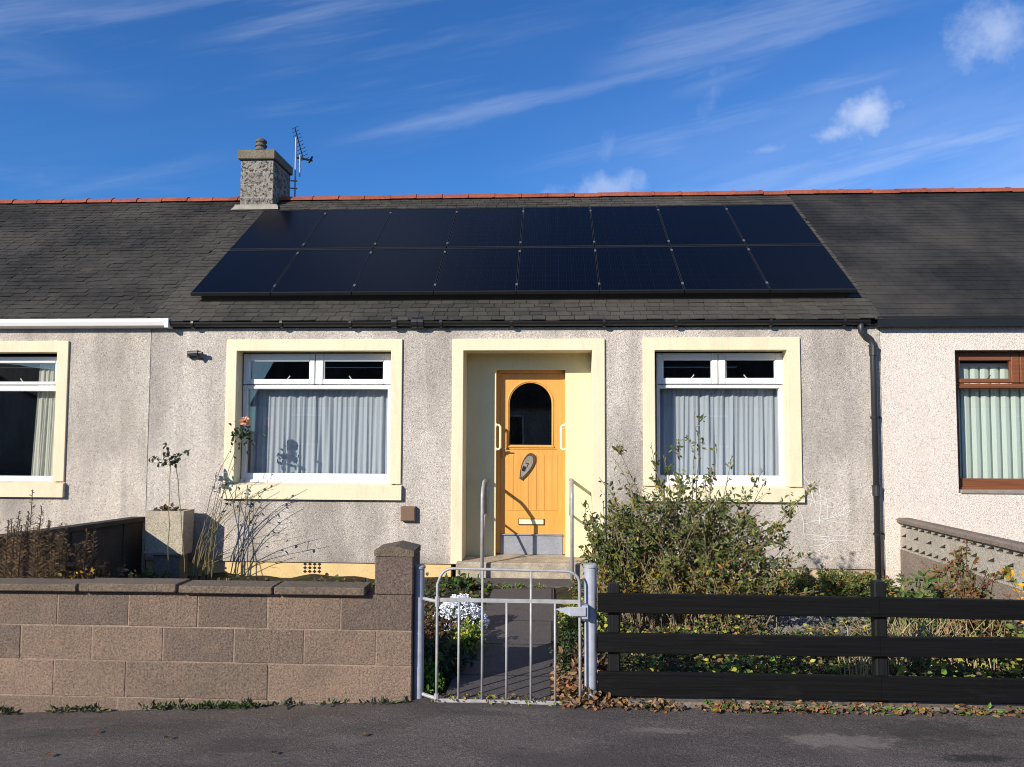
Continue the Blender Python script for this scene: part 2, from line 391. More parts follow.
def wramp(f, stops):
    n = N.new('ShaderNodeMapRange'); n.interpolation_type = 'SMOOTHSTEP'
    n.inputs[1].default_value, n.inputs[2].default_value, n.inputs[3].default_value, n.inputs[4].default_value = stops
    L.new(f, n.inputs[0]); return n.outputs[0]
tc = N.new('ShaderNodeTexCoord')
def wnoise(scale, detail, rough, mp=None, dist=0):
    n = N.new('ShaderNodeTexNoise'); n.inputs['Scale'].default_value = scale; n.inputs['Detail'].default_value = detail
    n.inputs['Roughness'].default_value = rough; n.inputs['Distortion'].default_value = dist
    L.new(mp or tc.outputs['Generated'], n.inputs['Vector']); return n.outputs['Fac']
def wmap(sc_, rot, loc=(0,0,0)):
    n = N.new('ShaderNodeMapping'); n.vector_type = 'POINT'; n.inputs['Scale'].default_value = (1,1,1)
    n.inputs['Rotation'].default_value = rot; L.new(tc.outputs['Generated'], n.inputs[0])
    n2 = N.new('ShaderNodeMapping'); n2.inputs['Scale'].default_value = sc_; n2.inputs['Location'].default_value = loc; L.new(n.outputs[0], n2.inputs[0])
    return n2.outputs[0]
cir_mask = wramp(wnoise(1.0, 2, .5, wmap((1.6,1.6,4.2), (0,math.radians(12),0), (4.3,2,1.7))), (.40,.60,0,1))
cir = wramp(wnoise(1.0, 7, .62, wmap((2.2,4,20), (0,math.radians(13),0), (1.2,0,.4)), .5), (.42,.66,0,1))
cirrus = wm('MULTIPLY', wm('MULTIPLY', cir, cir_mask), .55)
sepd = N.new('ShaderNodeSeparateXYZ'); L.new(tc.outputs['Generated'], sepd.inputs[0])
# thin milky veil low in the sky towards the right
veil = wm('MULTIPLY', wramp(sepd.outputs[0], (-.15,.75,0,1)), wramp(sepd.outputs[2], (.50,.18,0,1)))
veil = wm('MULTIPLY', veil, wramp(wnoise(1.0, 5, .6, wmap((1.5,2,9), (0,math.radians(14),0))), (.32,.70,.25,1)))
cirrus = wm('MAXIMUM', cirrus, wm('MULTIPLY', veil, .6))
import mathutils
CAMR = None
def cam_axes(pitch=3.3, yaw=3.0, roll=0.2):
    p, y, r = [math.radians(a) for a in (pitch, yaw, roll)]
    f = Vector((-math.sin(y)*math.cos(p), math.cos(y)*math.cos(p), math.sin(p)))
    rt = Vector((math.cos(y), math.sin(y), 0)); up = rt.cross(f)
    return f, rt*math.cos(r)+up*math.sin(r), -rt*math.sin(r)+up*math.cos(r)
# small cumulus puffs, each at its own bearing and height in the sky: (azimuth x/y, elevation z/y, half width, half height, density)
puffs = [(.406,.411,.050,.029,.68),(.367,.385,.030,.013,.55),(.277,.363,.035,.009,.32),(.583,.517,.065,.042,.5),(.076,.318,.06,.02,.42),(.211,.447,.018,.03,.2),(.072,.366,.02,.02,.18)]
pn = wnoise(26, 6, .62); 
invy = wm('DIVIDE', 1.0, wm('MAXIMUM', sepd.outputs[1], .05))
ax = wm('MULTIPLY', sepd.outputs[0], invy); az = wm('MULTIPLY', sepd.outputs[2], invy)
tot = None
for (cx, cz, rx, rz, den) in puffs:
    dx = wm('DIVIDE', wm('SUBTRACT', ax, cx), rx); dz = wm('DIVIDE', wm('SUBTRACT', az, cz), rz)
    dz = wm('SUBTRACT', dz, wm('MULTIPLY', dx, .45))
    d = wm('SQRT', wm('ADD', wm('MULTIPLY', dx, dx), wm('MULTIPLY', dz, dz)))
    d = wm('SUBTRACT', d, wm('MULTIPLY', wm('SUBTRACT', pn, .5), 3.0))
    k = wm('MULTIPLY', wramp(d, (1.55,-.4,0,1)), den)
    tot = k if tot is None else wm('MAXIMUM', tot, k)
fr2 = wramp(sepd.outputs[1], (.1,.45,0,1))
sk = wm('SUBTRACT', az, wm('MULTIPLY', ax, .21))
def comb(a,b,c=0.0):
    n = N.new('ShaderNodeCombineXYZ')
    for k,x in enumerate((a,b,c)):
        if isinstance(x,(int,float)): n.inputs[k].default_value = x
        else: L.new(x, n.inputs[k])
    return n.outputs[0]
bend = wm('ADD', sk, wm('MULTIPLY', wm('MULTIPLY', ax, ax), -.05))
st1 = wramp(wnoise(1, 8, .60, comb(wm('MULTIPLY', ax, 1.7), wm('MULTIPLY', bend, 17), 2.3), .25), (.44,.74,0,1))
mk1 = wramp(wnoise(1, 3, .5, comb(wm('MULTIPLY', ax, 1.5), wm('MULTIPLY', bend, 5.5), 7.9)), (.40,.62,.06,1))
st1 = wm('MULTIPLY', wm('MULTIPLY', st1, mk1), .40)
def band(s0, x0, x1, hw, den, seed):
    d = wm('ABSOLUTE', wm('ADD', wm('SUBTRACT', bend, s0), wm('MULTIPLY', wm('SUBTRACT', wnoise(1, 6, .6, comb(wm('MULTIPLY', ax, 4), wm('MULTIPLY', bend, 14), seed)), .5), hw*3)))
    k = wramp(d, (hw,0,0,1)); xm = wm('MULTIPLY', wramp(ax, (x0,x0+.18,0,1)), wramp(ax, (x1,x1-.25,0,1)))
    tex = wramp(wnoise(1, 7, .65, comb(wm('MULTIPLY', ax, 2.5), wm('MULTIPLY', bend, 40), seed+3)), (.3,.65,.25,1))
    return wm('MULTIPLY', wm('MULTIPLY', wm('MULTIPLY', k, xm), tex), den)
bands = [band(.445,-.35,.55,.024,.32,1.1), band(.62,-.55,-.12,.022,.34,2.7), band(.475,.0,.62,.05,.34,3.9), band(.235,.10,.85,.045,.55,5.2), band(.27,.3,.9,.02,.34,6.6), band(.44,-.75,-.35,.02,.2,8.1)]
for b_ in bands+[st1]: cirrus = wm('MAXIMUM', cirrus, wm('MULTIPLY', wm('MULTIPLY', b_, fr2), .55))
front = wm('GREATER_THAN', sepd.outputs[1], .1)
tot = wm('MULTIPLY', tot, front)
cloud = wm('MAXIMUM', cirrus, tot)
tint = N.new('ShaderNodeMix'); tint.data_type = 'RGBA'; tint.blend_type = 'MULTIPLY'; tint.inputs[0].default_value = 1
L.new(sky.outputs[0], tint.inputs[6]); tint.inputs[7].default_value = (.29,.64,1.06,1)
mixc = N.new('ShaderNodeMix'); mixc.data_type = 'RGBA'; L.new(cloud, mixc.inputs[0]); L.new(tint.outputs[2], mixc.inputs[6]); mixc.inputs[7].default_value = (5.2,5.8,7.0,1)
L.new(mixc.outputs[2], bg.inputs[0]); L.new(bg.outputs[0], out.inputs[0])

sd = bpy.data.lights.new('sun', 'SUN'); sd.energy = 4.3; sd.angle = math.radians(.5); sd.color = (1,.94,.82)
so = bpy.data.objects.new('sun', sd); COL.objects.link(so)
ld = Vector((math.sin(AZ)*math.cos(EL), math.cos(AZ)*math.cos(EL), -math.sin(EL)))
so.rotation_euler = ld.to_track_quat('-Z', 'Y').to_euler(); so.location = (-8,-8,9)
cd = bpy.data.cameras.new('camera'); co = bpy.data.objects.new('camera', cd); COL.objects.link(co)
cd.sensor_width = 36; cd.lens = 769/1024*36; cd.clip_end = 3000; cd.clip_start = .05
f_, r_, u_ = cam_axes()
co.matrix_world = Matrix(((r_.x,u_.x,-f_.x,0),(r_.y,u_.y,-f_.y,0),(r_.z,u_.z,-f_.z,1.66),(0,0,0,1)))
sc.camera = co
vs = sc.view_settings; vs.view_transform = 'Standard'; vs.look = 'None'; vs.exposure = .55; vs.gamma = 1; vs.use_curve_mapping = False
sc.render.engine = 'CYCLES'; sc.cycles.max_bounces = 6; sc.cycles.transparent_max_bounces = 12; sc.cycles.use_denoising = True; sc.cycles.filter_width = 1.0

# ---------------------------------------------------------------- ground
def front_z(x): return max(-.30, min(0, (x+.6)*.045)) if x < 0 else 0
def gz(x, y):
    a = front_z(x)
    if y <= 4.8: return a
    t = min(1, (y-4.8)/4.4)
    return a*(1-t) + (-.17)*t
def sheet(name, xs, ys, zf, mat, kind='structure'):
    m = M(); nx = len(xs)
    for y in ys:
        for x in xs: m.v.append((x,y,zf(x,y)))
    for j in range(len(ys)-1):
        for i in range(nx-1): m.f.append((j*nx+i, j*nx+i+1, (j+1)*nx+i+1, (j+1)*nx+i)); m.mi.append(0)
    o = m.build(name, mat, smooth=True); tag(o, kind=kind); return o
fr = lambda a,b,n: [a+(b-a)*i/n for i in range(n+1)]
xs_ = [-400,-100,-40,-20]+fr(-14,14,140)+[20,40,100,400]
sheet('ground', [-400,-100,-30,30,100,400], [-400,-100,-30,-10,0,30,100,400], lambda x,y: -.6, MT['soil'])
sheet('pavement', fr(-30,30,150), fr(2.4,4.86,24), lambda x,y: front_z(x)+.012*math.sin(x*1.7+y*2)*.6, MT['asphalt'])
sheet('road', [-60]+fr(-30,30,60)+[60], fr(-5,2.3,8), lambda x,y: front_z(x)-.12, MT['asphalt'])
sheet('far_pavement', [-60,-30,30,60], [-10,-5], lambda x,y: -.05, MT['asphalt'])
m = M()
for i in range(40):
    x = -20+i; z = front_z(x+.5); m.bbox(x, x+.99, 2.28, 2.41, z-.2, z+.005, .012)
tag(m.build('kerb', MT['kerb']), kind='structure')
sheet('garden_ground', fr(-14,14,200), fr(4.84,9.6,50), lambda x,y: gz(x,y)-.006+ (0 if -.75<x<.12 else .02*math.sin(x*5.1+y*3)+.015*math.sin(x*11-y*7)), MT['soil'])
m = M()
for j in range(20):
    y0 = 4.76+j*.215; y1 = y0+.215
    m.add([(-.66,y0,gz(-.3,y0)+.012),(.02,y0,gz(-.3,y0)+.012),(.02,y1,gz(-.3,y1)+.012),(-.66,y1,gz(-.3,y1)+.012)], [(0,1,2,3)])
m.add([(-.66,4.76,-.2),(.02,4.76,-.2),(.02,4.76,.012),(-.66,4.76,.012)], [(0,1,2,3)])
m.box(-.655,.015,4.77,9.05,-.3,-.165)
tag(m.build('path', MT['path']), kind='structure')
m = M(); m.bbox(.3,6,4.752,4.86,-.05,.022,.012)
tag(m.build('fence_kerb', MT['kerbold']), kind='structure')
m = M(); m.bbox(-1.02,.5,8.85,9.32,-.25,-.135,.015)
tag(m.build('path_step', MT['path']), kind='structure')

# ---------------------------------------------------------------- houses
def wall_grid(m, x0, x1, z0, z1, holes, y0, y1, mi=0):
    xs = sorted({x0,x1}|{h[0] for h in holes}|{h[1] for h in holes}); zs = sorted({z0,z1}|{h[2] for h in holes}|{h[3] for h in holes})
    for i in range(len(xs)-1):
        for k in range(len(zs)-1):
            cx=(xs[i]+xs[i+1])/2; cz=(zs[k]+zs[k+1])/2
            if any(h[0]<cx<h[1] and h[2]<cz<h[3] for h in holes): continue
            for y in (y0,y1): m.add([(xs[i],y,zs[k]),(xs[i+1],y,zs[k]),(xs[i+1],y,zs[k+1]),(xs[i],y,zs[k+1])],[(0,1,2,3)],mi)
    for a,b,c,d in holes:
        m.add([(a,y0,c),(b,y0,c),(b,y1,c),(a,y1,c)],[(0,1,2,3)],mi); m.add([(a,y0,d),(b,y0,d),(b,y1,d),(a,y1,d)],[(0,1,2,3)],mi)
        m.add([(a,y0,c),(a,y1,c),(a,y1,d),(a,y0,d)],[(0,1,2,3)],mi); m.add([(b,y0,c),(b,y1,c),(b,y1,d),(b,y0,d)],[(0,1,2,3)],mi)
    m.add([(x0,y0,z0),(x0,y1,z0),(x0,y1,z1),(x0,y0,z1)],[(0,1,2,3)],mi); m.add([(x1,y0,z0),(x1,y1,z0),(x1,y1,z1),(x1,y0,z1)],[(0,1,2,3)],mi)
    m.add([(x0,y0,z0),(x1,y0,z0),(x1,y1,z0),(x0,y1,z0)],[(0,1,2,3)],mi); m.add([(x0,y0,z1),(x1,y0,z1),(x1,y1,z1),(x0,y1,z1)],[(0,1,2,3)],mi)
def roof_z(y): return 2.95+(y-9.3)*T36
RIDGE = 12.98
def slates(x0, x1, e, w, seed, jit=1.0, lift=.012, cut=None):
    r = random.Random(seed); m = M()
    Ls = (RIDGE-9.33)/C36; n = int(Ls/e)+1; e = Ls/n
    # underlay slopes, front and back
    for sgn in (1,):
        ys, ye = 9.35, RIDGE
        m.add([(x0,ys,roof_z(ys)-.012),(x1,ys,roof_z(ys)-.012),(x1,ye,roof_z(ye)-.012),(x0,ye,roof_z(ye)-.012)],[(0,1,2,3)])
        yb = 2*RIDGE-ys
        m.add([(x0,yb,roof_z(ys)-.012),(x1,yb,roof_z(ys)-.012),(x1,ye,roof_z(ye)-.012),(x0,ye,roof_z(ye)-.012)],[(0,1,2,3)])
    for i in range(n):
        s0 = i*e - .0; s1 = s0+e*1.35
        if s1 > Ls: s1 = Ls
        x = x0 - (w*.5 if i%2 else 0) - r.uniform(0,.03)*jit
        while x < x1-.02:
            ww = w*(1+r.uniform(-.16,.16)*jit)
            a, b = max(x+.003, x0), min(x+ww-.003, x1)
            x += ww
            if b-a < .02: continue
            ds = r.uniform(-.012,.012)*jit; hh = lift*(1+r.uniform(-.4,.7)*jit); tl = r.uniform(-.003,.003)*jit
            def P(xx, s, h): return (xx, 9.33+s*C36-h*S36, roof_z(9.33)+s*S36+h*C36)
            A=P(a,s0+ds,hh+tl+.006); B=P(b,s0+ds+r.uniform(-.006,.006)*jit,hh-tl+.006); Cc=P(b,s1,.002); D=P(a,s1,.002)
            A2=P(a,s0+ds,hh+tl-.006); B2=P(b,s0+ds,hh-tl-.006)
            m.add([A,B,Cc,D,A2,B2],[(0,1,2,3),(4,5,1,0),(4,0,3),(5,2,1)])
    return m
def ridge_tiles(x0, x1, z, seed):
    r = random.Random(seed); m = M(); x = x0
    while x < x1-.05:
        xe = min(x+.45, x1); j = r.uniform(-.006,.006); jj = r.uniform(-.003,.003)
        for (a,b,rad) in ((x,xe-.04,.115),(xe-.045,xe,.126)):
            prof = []
            for k in range(9):
                an = PI*k/8; prof.append((RIDGE+math.cos(an)*rad*1.1, z-.05+j+math.sin(an)*rad*.8))
            for k in range(8,-1,-1):
                an = PI*k/8; prof.append((RIDGE+math.cos(an)*(rad-.018)*1.1, z-.05+j+math.sin(an)*(rad-.018)*.8))
            n=len(prof); base=len(m.v)
            m.v += [(a,y,zz+jj) for y,zz in prof]+[(b,y,zz) for y,zz in prof]
            for i in range(n): m.f.append((base+i,base+(i+1)%n,base+n+(i+1)%n,base+n+i)); m.mi.append(0)
            for q in (0,n):
                for i in range(8): m.f.append((base+q+i, base+q+i+1, base+q+n-2-i, base+q+n-1-i)); m.mi.append(0)
        x = xe
    return m
def shell(parent, x0, x1, holes, mat, ystart=9.45, zb=-.45, zbf=None):
    m = M()
    wall_grid(m, x0, x1, zbf if zbf is not None else zb, 2.94, holes, ystart, ystart+.3)
    m.box(x0, x1, 16.2, 16.5, zb, 2.94)
    for (a,b) in ((x0,x0+.12),(x1-.12,x1)):      # gable walls
        prof = [(9.75,zb),(16.2,zb),(16.2,2.9),(RIDGE,roof_z(RIDGE)-.06),(9.75,roof_z(9.75)-.06)]
        m.extx(prof, a, b)
    return m.build('wall', mat, parent)
def frame_ring(m, x0,x1,z0,z1, w, y0, y1, b=.006, wt=None, wb=None):
    wt = wt or w; wb = wb or w
    m.bbox(x0,x0+w,y0,y1,z0,z1,b); m.bbox(x1-w,x1,y0,y1,z0,z1,b)
    m.bbox(x0+w,x1-w,y0+.001,y1-.001,z0,z0+wb,b); m.bbox(x0+w,x1-w,y0+.001,y1-.001,z1-wt,z1,b)
def make_window(parent, fx0, fx1, fz0, fz1, tr0, tr1, mull, lights, main, mat, y=9.62, glass=None, sillp=.03):
    """fx..: outer frame; tr0/tr1 transom z; lights: glass rects of the top casements; main: glass rect"""
    m = M()
    # main frame round the fixed light
    m.bbox(fx0,main[0],y,y+.07,fz0,tr1,.005); m.bbox(main[1],fx1,y,y+.07,fz0,tr1,.005)
    m.bbox(main[0],main[1],y+.001,y+.069,fz0,main[2],.005); m.bbox(main[0],main[1],y+.001,y+.069,main[3],tr1,.005)
    m.bbox(fx0-.01,fx1+.01,y-sillp,y+.0,fz0-.012,fz0+.028,.006)
    m.bbox(fx0,fx1,y-.012,y-.001,tr0,tr0+.03,.004)
    # head frame behind casements
    m.box(fx0,fx1,y+.02,y+.07,fz1-.02,fz1); m.box(fx0,fx0+.02,y+.02,y+.07,tr1+.001,fz1-.021); m.box(fx1-.02,fx1,y+.02,y+.07,tr1+.001,fz1-.021)
    win = m.build('window', mat, parent)
    pm = M(); pm.box(main[0]-.004,main[1]+.004,y+.03,y+.036,main[2]-.004,main[3]+.004); pm.build('pane', MT['glass'], win)
    edges = [fx0]+mull+[fx1]
    for i, lt in enumerate(lights):
        a, b = edges[i]+.004, edges[i+1]-.004
        c = M(); z0 = tr1+.008; z1 = fz1-.004; yy = y-.014
        c.bbox(a,lt[0],yy,y+.055,z0,z1,.008); c.bbox(lt[1],b,yy,y+.055,z0,z1,.008)
        c.bbox(lt[0],lt[1],yy+.001,y+.054,z0,lt[2],.008); c.bbox(lt[0],lt[1],yy+.001,y+.054,lt[3],z1,.008)
        # thin bead inside the casement
        c.box(lt[0],lt[0]+.012,yy+.018,y+.02,lt[2],lt[3]); c.box(lt[1]-.012,lt[1],yy+.018,y+.02,lt[2],lt[3])
        # stay handle
        hx = (lt[0]*.4+lt[1]*.6) if i == 0 else (lt[0]*.55+lt[1]*.45)
        c.tube([(hx,y+.06,lt[2]+.0),(hx+(.035 if i==0 else -.035),y+.062,lt[2]+.045)], .008, 6)
        co_ = c.build('casement', mat, win)
        p = M(); p.box(lt[0]-.004,lt[1]+.004,y+.022,y+.028,lt[2]-.004,lt[3]+.004); p.build('pane', MT['glass'], win)
    return win
def surround(parent, ox0, ox1, oz0, oz1, ix0, ix1, iz0, iz1, mat, name='window_surround', ybk=9.64):
    m = M(); yf = 9.425
    m.exty([(ox0,iz0),(ox0,oz1),(ox1,oz1),(ox1,iz0),(ix1,iz0),(ix1,iz1),(ix0,iz1),(ix0,iz0)],yf,ybk)
    o = m.build(name, mat, parent)
    bv=o.modifiers.new('soften','BEVEL'); bv.width=.007; bv.segments=2; bv.limit_method='ANGLE'
    s = M(); s.extx([(yf-.03,oz0),(ybk-.002,oz0),(ybk-.002,iz0-.002),(9.5,iz0-.003),(yf-.03,iz0-.025)], ox0-.015, ox1+.012)
    s.build('sill', mat, o)
    return o

# ---- centre house
CH = thing('terraced_house', 'grey harled cottage with cream trim, orange door and solar panels on its slate roof', 'house', (-.55,9.45,-.17), 'terraced cottages in the row')
H1 = (-4.02,-1.93,.85,2.68); H2 = (1.17,2.92,.85,2.68); HP = (-1.16,.56,-.002,2.68)
shell(CH, -5.075, 3.945, [H1,H2,HP], MT['harl'], zbf=-.0)
m = M(); m.box(-5.07,-1.24,9.475,9.74,-.45,-.002); pl = m.build('plinth', MT['plinth'], CH)
m = M(); m.box(.645,3.94,9.475,9.74,-.45,-.002)
o = m.build('plinth', MT['plinthbare'], CH); tag(o, 'bare beige plinth')
m = M()
for i in range(4):
    for k in range(3):
        cx = -3.05+.06*i; cz = -.03-.045*k
        m.add([(cx-.026,9.4735,cz),(cx,9.4735,cz-.021),(cx+.026,9.4735,cz),(cx,9.4735,cz+.021)],[(0,1,2,3)]); 
m.build('air_vent', MT['black'], pl)
surround(CH, -4.09,-1.86,.77,2.757, -3.955,-2.0,.965,2.612, MT['cream'])
surround(CH, 1.105,2.993,.785,2.768, 1.25,2.835,.965,2.612, MT['cream'])
make_window(CH, -3.945,-2.03,.968,2.598, 2.145,2.195, [-3.01], [(-3.86,-3.08,2.27,2.495),(-2.905,-2.13,2.27,2.495)], (-3.885,-2.078,1.075,2.14), MT['upvc'])
make_window(CH, 1.295,2.845,.968,2.598, 2.16,2.20, [2.052], [(1.37,1.975,2.285,2.505),(2.14,2.748,2.285,2.505)], (1.33,2.785,1.085,2.155), MT['upvc'])
# porch
m = M(); yf=9.422
m.exty([(-1.235,0),(-1.235,2.758),(.643,2.758),(.643,0),(.49,0),(.49,2.612),(-1.095,2.612),(-1.095,0)],yf,9.84)
po = m.build('porch_surround', MT['cream'], CH)
bv=po.modifiers.new('soften','BEVEL'); bv.width=.007; bv.segments=2; bv.limit_method='ANGLE'
m = M(); wall_grid(m, -1.095, .49, .03, 2.6115, [(-.720,.168,.031,2.405)], 9.84, 9.96); m.box(-1.1,.5,9.96,10.2,2.41,2.61)
m.build('porch_back_wall', MT['creamdeep'], po)
m = M(); m.bbox(-1.16,.60,9.33,10.1,-.4,.04,.012); m.build('doorstep', MT['step'], CH)
# door
m = M()
dx0,dx1,dz0,dz1 = -.668,.138,.30,2.365; yd = 9.97
hx0,hx1,hz0,zs = -.555,-.008,1.44,2.225-.2735+.02
cxm=(hx0+hx1)/2; R_=(hx1-hx0)/2
arc=[(cxm+R_*math.cos(a),zs+R_*math.sin(a)) for a in [PI*k/20 for k in range(21)]]
def dface(y):
    m.add([(dx0,y,dz0),(dx1,y,dz0),(dx1,y,hz0),(dx0,y,hz0)],[(0,1,2,3)])
    m.add([(dx0,y,hz0),(hx0,y,hz0),(hx0,y,dz1),(dx0,y,dz1)],[(0,1,2,3)]); m.add([(hx1,y,hz0),(dx1,y,hz0),(dx1,y,dz1),(hx1,y,dz1)],[(0,1,2,3)])
    for k in range(20):
        (xa,za),(xb,zb)=arc[k],arc[k+1]; m.add([(xa,y,za),(xb,y,zb),(xb,y,dz1),(xa,y,dz1)],[(0,1,2,3)])
dface(yd); dface(yd+.045)
loop=[(hx0,hz0),(hx1,hz0)]+arc
for k in range(len(loop)):
    (xa,za),(xb,zb)=loop[k],loop[(k+1)%len(loop)]; m.add([(xa,yd,za),(xb,yd,zb),(xb,yd+.045,zb),(xa,yd+.045,za)],[(0,1,2,3)])
for (xa,za,xb,zb) in ((dx0,dz0,dx1,dz0),(dx1,dz0,dx1,dz1),(dx1,dz1,dx0,dz1),(dx0,dz1,dx0,dz0)):
    m.add([(xa,yd,za),(xb,yd,zb),(xb,yd+.045,zb),(xa,yd+.045,za)],[(0,1,2,3)])
pts=[(x,yd,z) for x,z in [(hx0-.02,hz0-.02),(hx1+.02,hz0-.02)]]+[(cxm+(R_+.02)*math.cos(PI*k/20),yd,zs+(R_+.02)*math.sin(PI*k/20)) for k in range(21)]+[(hx0-.02,yd,hz0-.02)]
m.tube(pts,.011,6,cap=False)
pts=[(x,yd,z) for x,z in [(hx0-.06,hz0-.05),(hx1+.06,hz0-.05)]]
m.tube(pts,.008,6)
m.bbox(hx0-.03,hx1+.03,yd-.018,yd+.002,hz0-.035,hz0-.012,.004)
# tongue and groove boards of the lower half
bx=[-.60,-.50,-.40,-.30,-.20,-.10,.0,.075]
for a,b in zip(bx[:-1],bx[1:]): m.bbox(a+.0025,b-.0025,yd-.005,yd+.001,.60,1.315,.002)
door = m.build('door', MT['orange'], CH)
m = M(); m.add([(x,yd+.02,z) for x,z in loop],[tuple(range(len(loop)))]); m.add([(x,yd+.026,z) for x,z in loop],[tuple(range(len(loop)))]); m.build('pane', MT['glass'], door)
m = M(); m.bbox(-.435,-.10,yd-.014,yd,.415,.495,.004); lb = m.build('letterbox', MT['bark'], door); m = M(); m.bbox(-.425,-.11,yd-.022,yd-.0142,.427,.487,.004); m.build('flap', MT['handle'], lb)
m = M(); m.bbox(-.655,-.622,yd-.01,yd,1.27,1.42,.004); m.tube([(-.638,yd-.005,1.365),(-.638,yd-.05,1.365),(-.54,yd-.055,1.365)],.009,8); m.build('door_handle', MT['brass'], door)
# shoe shaped number plaque
def teardrop(sc_, y0, y1):
    pts=[]
    ang=math.radians(-25)
    for k in range(24):
        t=2*PI*k/24; yy=math.cos(t)*.5; wd=.19*(1+.75*yy)*math.sin(t)
        if abs(wd) < .055 and yy < 0: wd = math.copysign(.055, wd if wd else 1)
        px,pz=wd*.36*sc_,yy*.37*sc_
        pts.append((-.33+px*math.cos(ang)-pz*math.sin(ang), 1.165+px*math.sin(ang)+pz*math.cos(ang)))
    m.exty(pts,y0,y1)
m = M(); teardrop(1.0, yd-.03, yd-.005); pq = m.build('door_plaque', MT['bark'], door)
m = M(); teardrop(.80, yd-.036, yd-.0305); m.build('plaque_face', MT['kerb'], pq)
m = M(); 
def q(x,z,w_,h_,a=0,y=yd-.0375):
    ca,sa=math.cos(a),math.sin(a); m.add([(x+u*ca-v*sa,y,z+u*sa+v*ca) for u,v in ((-w_,-h_),(w_,-h_),(w_,h_),(-w_,h_))],[(0,1,2,3)])
q(-.322,1.205,.021,.005,-.1); q(-.316,1.178,.005,.026,-.45)
q(-.362,1.135,.022,.032,-.3)
m.build('plaque_mark', MT['black'], pq)
m = M(); fw=.034
m.box(-.7195,dx0-.002,9.964,10.03,.05,2.404); m.box(dx1+.002,.1675,9.964,10.03,.05,2.404); m.box(-.7195+fw,.1675-fw,9.930,10.029,dz1+.002,2.403)
m.build('door_frame', MT['orange'], CH)
m = M(); m.bbox(-.668,.135,9.955,10.05,.04,.285,.006); m.bbox(-.668,.135,9.935,10.03,.285,.298,.004); m.build('threshold', MT['threshold'], CH)
for hx,s_ in ((-.716,1),(.166,-1)):
    m = M(); yh = 9.862; xb = hx+.052*s_
    m.tube([(hx,yh,1.385),(xb-.02*s_,yh,1.385),(xb,yh,1.405),(xb,yh,1.675),(xb-.02*s_,yh,1.695),(hx,yh,1.695)],.0165,10)
    for z in (1.385,1.695): m.tube([(hx-.0*s_,yh,z),(hx+.008*s_,yh,z)],.027,12)
    m.build('grab_handle', MT['handle'], CH, smooth=True)
# meter box, security lamp
m = M(); m.bbox(-1.852,-1.668,9.39,9.452,.515,.695,.006); m.bbox(-1.84,-1.68,9.384,9.3905,.527,.683,.003)
m.build('vent_box', MT['boxbrown'], CH)
m = M(); m.tube([(-4.555,9.40,2.575),(-4.42,9.37,2.58)],.036,10); m.tube([(-4.43,9.37,2.58),(-4.37,9.365,2.575)],.024,10); m.tube([(-4.42,9.37,2.55),(-4.43,9.38,2.515),(-4.40,9.44,2.51)],.012,8); m.box(-4.58,-4.545,9.39,9.452,2.53,2.61)
m.build('security_lamp', MT['grey_pipe'], CH)
# vertical conduit + creeper scars on the harling
r2 = random.Random(5); m = M()
for k in range(17):
    x,z = r2.uniform(2.9,3.3), r2.uniform(.15,.95); a = r2.uniform(-.35,.35) if k%3 else r2.uniform(1.2,1.8)
    pts=[(x,9.4475,z)]
    for i in range(r2.randint(5,11)):
        a += r2.uniform(-.25,.25); x += .055*math.cos(a); z += .055*math.sin(a)
        if x > 3.8 or z < .1 or z > 1.1: break
        pts.append((x,9.4475,z))
    if len(pts) > 2: m.tube(pts,.0027,4)
m.build('creeper_scar', MT['upvc'], CH)
# roof
m = slates(-5.08, 3.94, .112, .17, 11, .8, .008); rf = m.build('roof', MT['slate'], CH)
m = ridge_tiles(-5.08+.05, 3.95, roof_z(RIDGE), 3); m.build('ridge', MT['terracotta'], rf)
m = M(); m.box(-5.08,3.94,9.43,9.4495,2.90,2.99); m.build('fascia', MT['black'], rf)
m = M()
prof=[(9.385+.055*math.cos(a)*1.0, 2.965+.055*math.sin(a)) for a in [PI+PI*k/8 for k in range(9)]]
prof += [(9.385+.048*math.cos(a),2.965+.048*math.sin(a)) for a in [2*PI-PI*k/8 for k in range(9)]]
m.extx(prof,-4.78,3.80)
gt = m.build('gutter', MT['black'], CH)
for k in range(9):
    x=-4.5+k*1.0+(.13 if k%2 else 0); b=M(); b.tube([(x-.016,9.385,2.951),(x+.016,9.385,2.951)],.060,12); b.box(x-.012,x+.012,9.385,9.43,2.90,2.95); b.build('gutter_bracket', MT['black'], gt)
for x in (-1.95,-1.7,-1.62):
    b=M(); b.tube([(x-.035,9.385,2.955),(x+.035,9.385,2.955)],.068,12); b.build('gutter_joint', MT['black'], gt)
# downpipe
m = M(); m.tube([(3.70,9.385,2.95),(3.70,9.385,2.86),(3.705,9.385,2.83),(3.735,9.387,2.79),(3.79,9.39,2.755),(3.82,9.39,2.725),(3.834,9.39,2.68),(3.838,9.39,2.6),(3.842,9.39,-.15)],.036,14)
dp = m.build('downpipe', MT['grey_pipe'], CH, smooth=True)
for z in (2.60,.93):
    b=M(); b.tube([(3.840,9.39,z-.06),(3.840,9.39,z+.06)],.046,14); b.tube([(3.840,9.39,z+.05),(3.840,9.39,z+.065)],.052,14); b.build('pipe_collar', MT['grey_pipe'], dp, smooth=False)
for z in (.42,1.8):
    b=M(); b.box(3.81,3.93,9.425,9.455,z-.012,z+.012); b.tube([(3.840,9.39,z-.012),(3.840,9.39,z+.012)],.042,12); b.build('pipe_clip', MT['black'], dp)
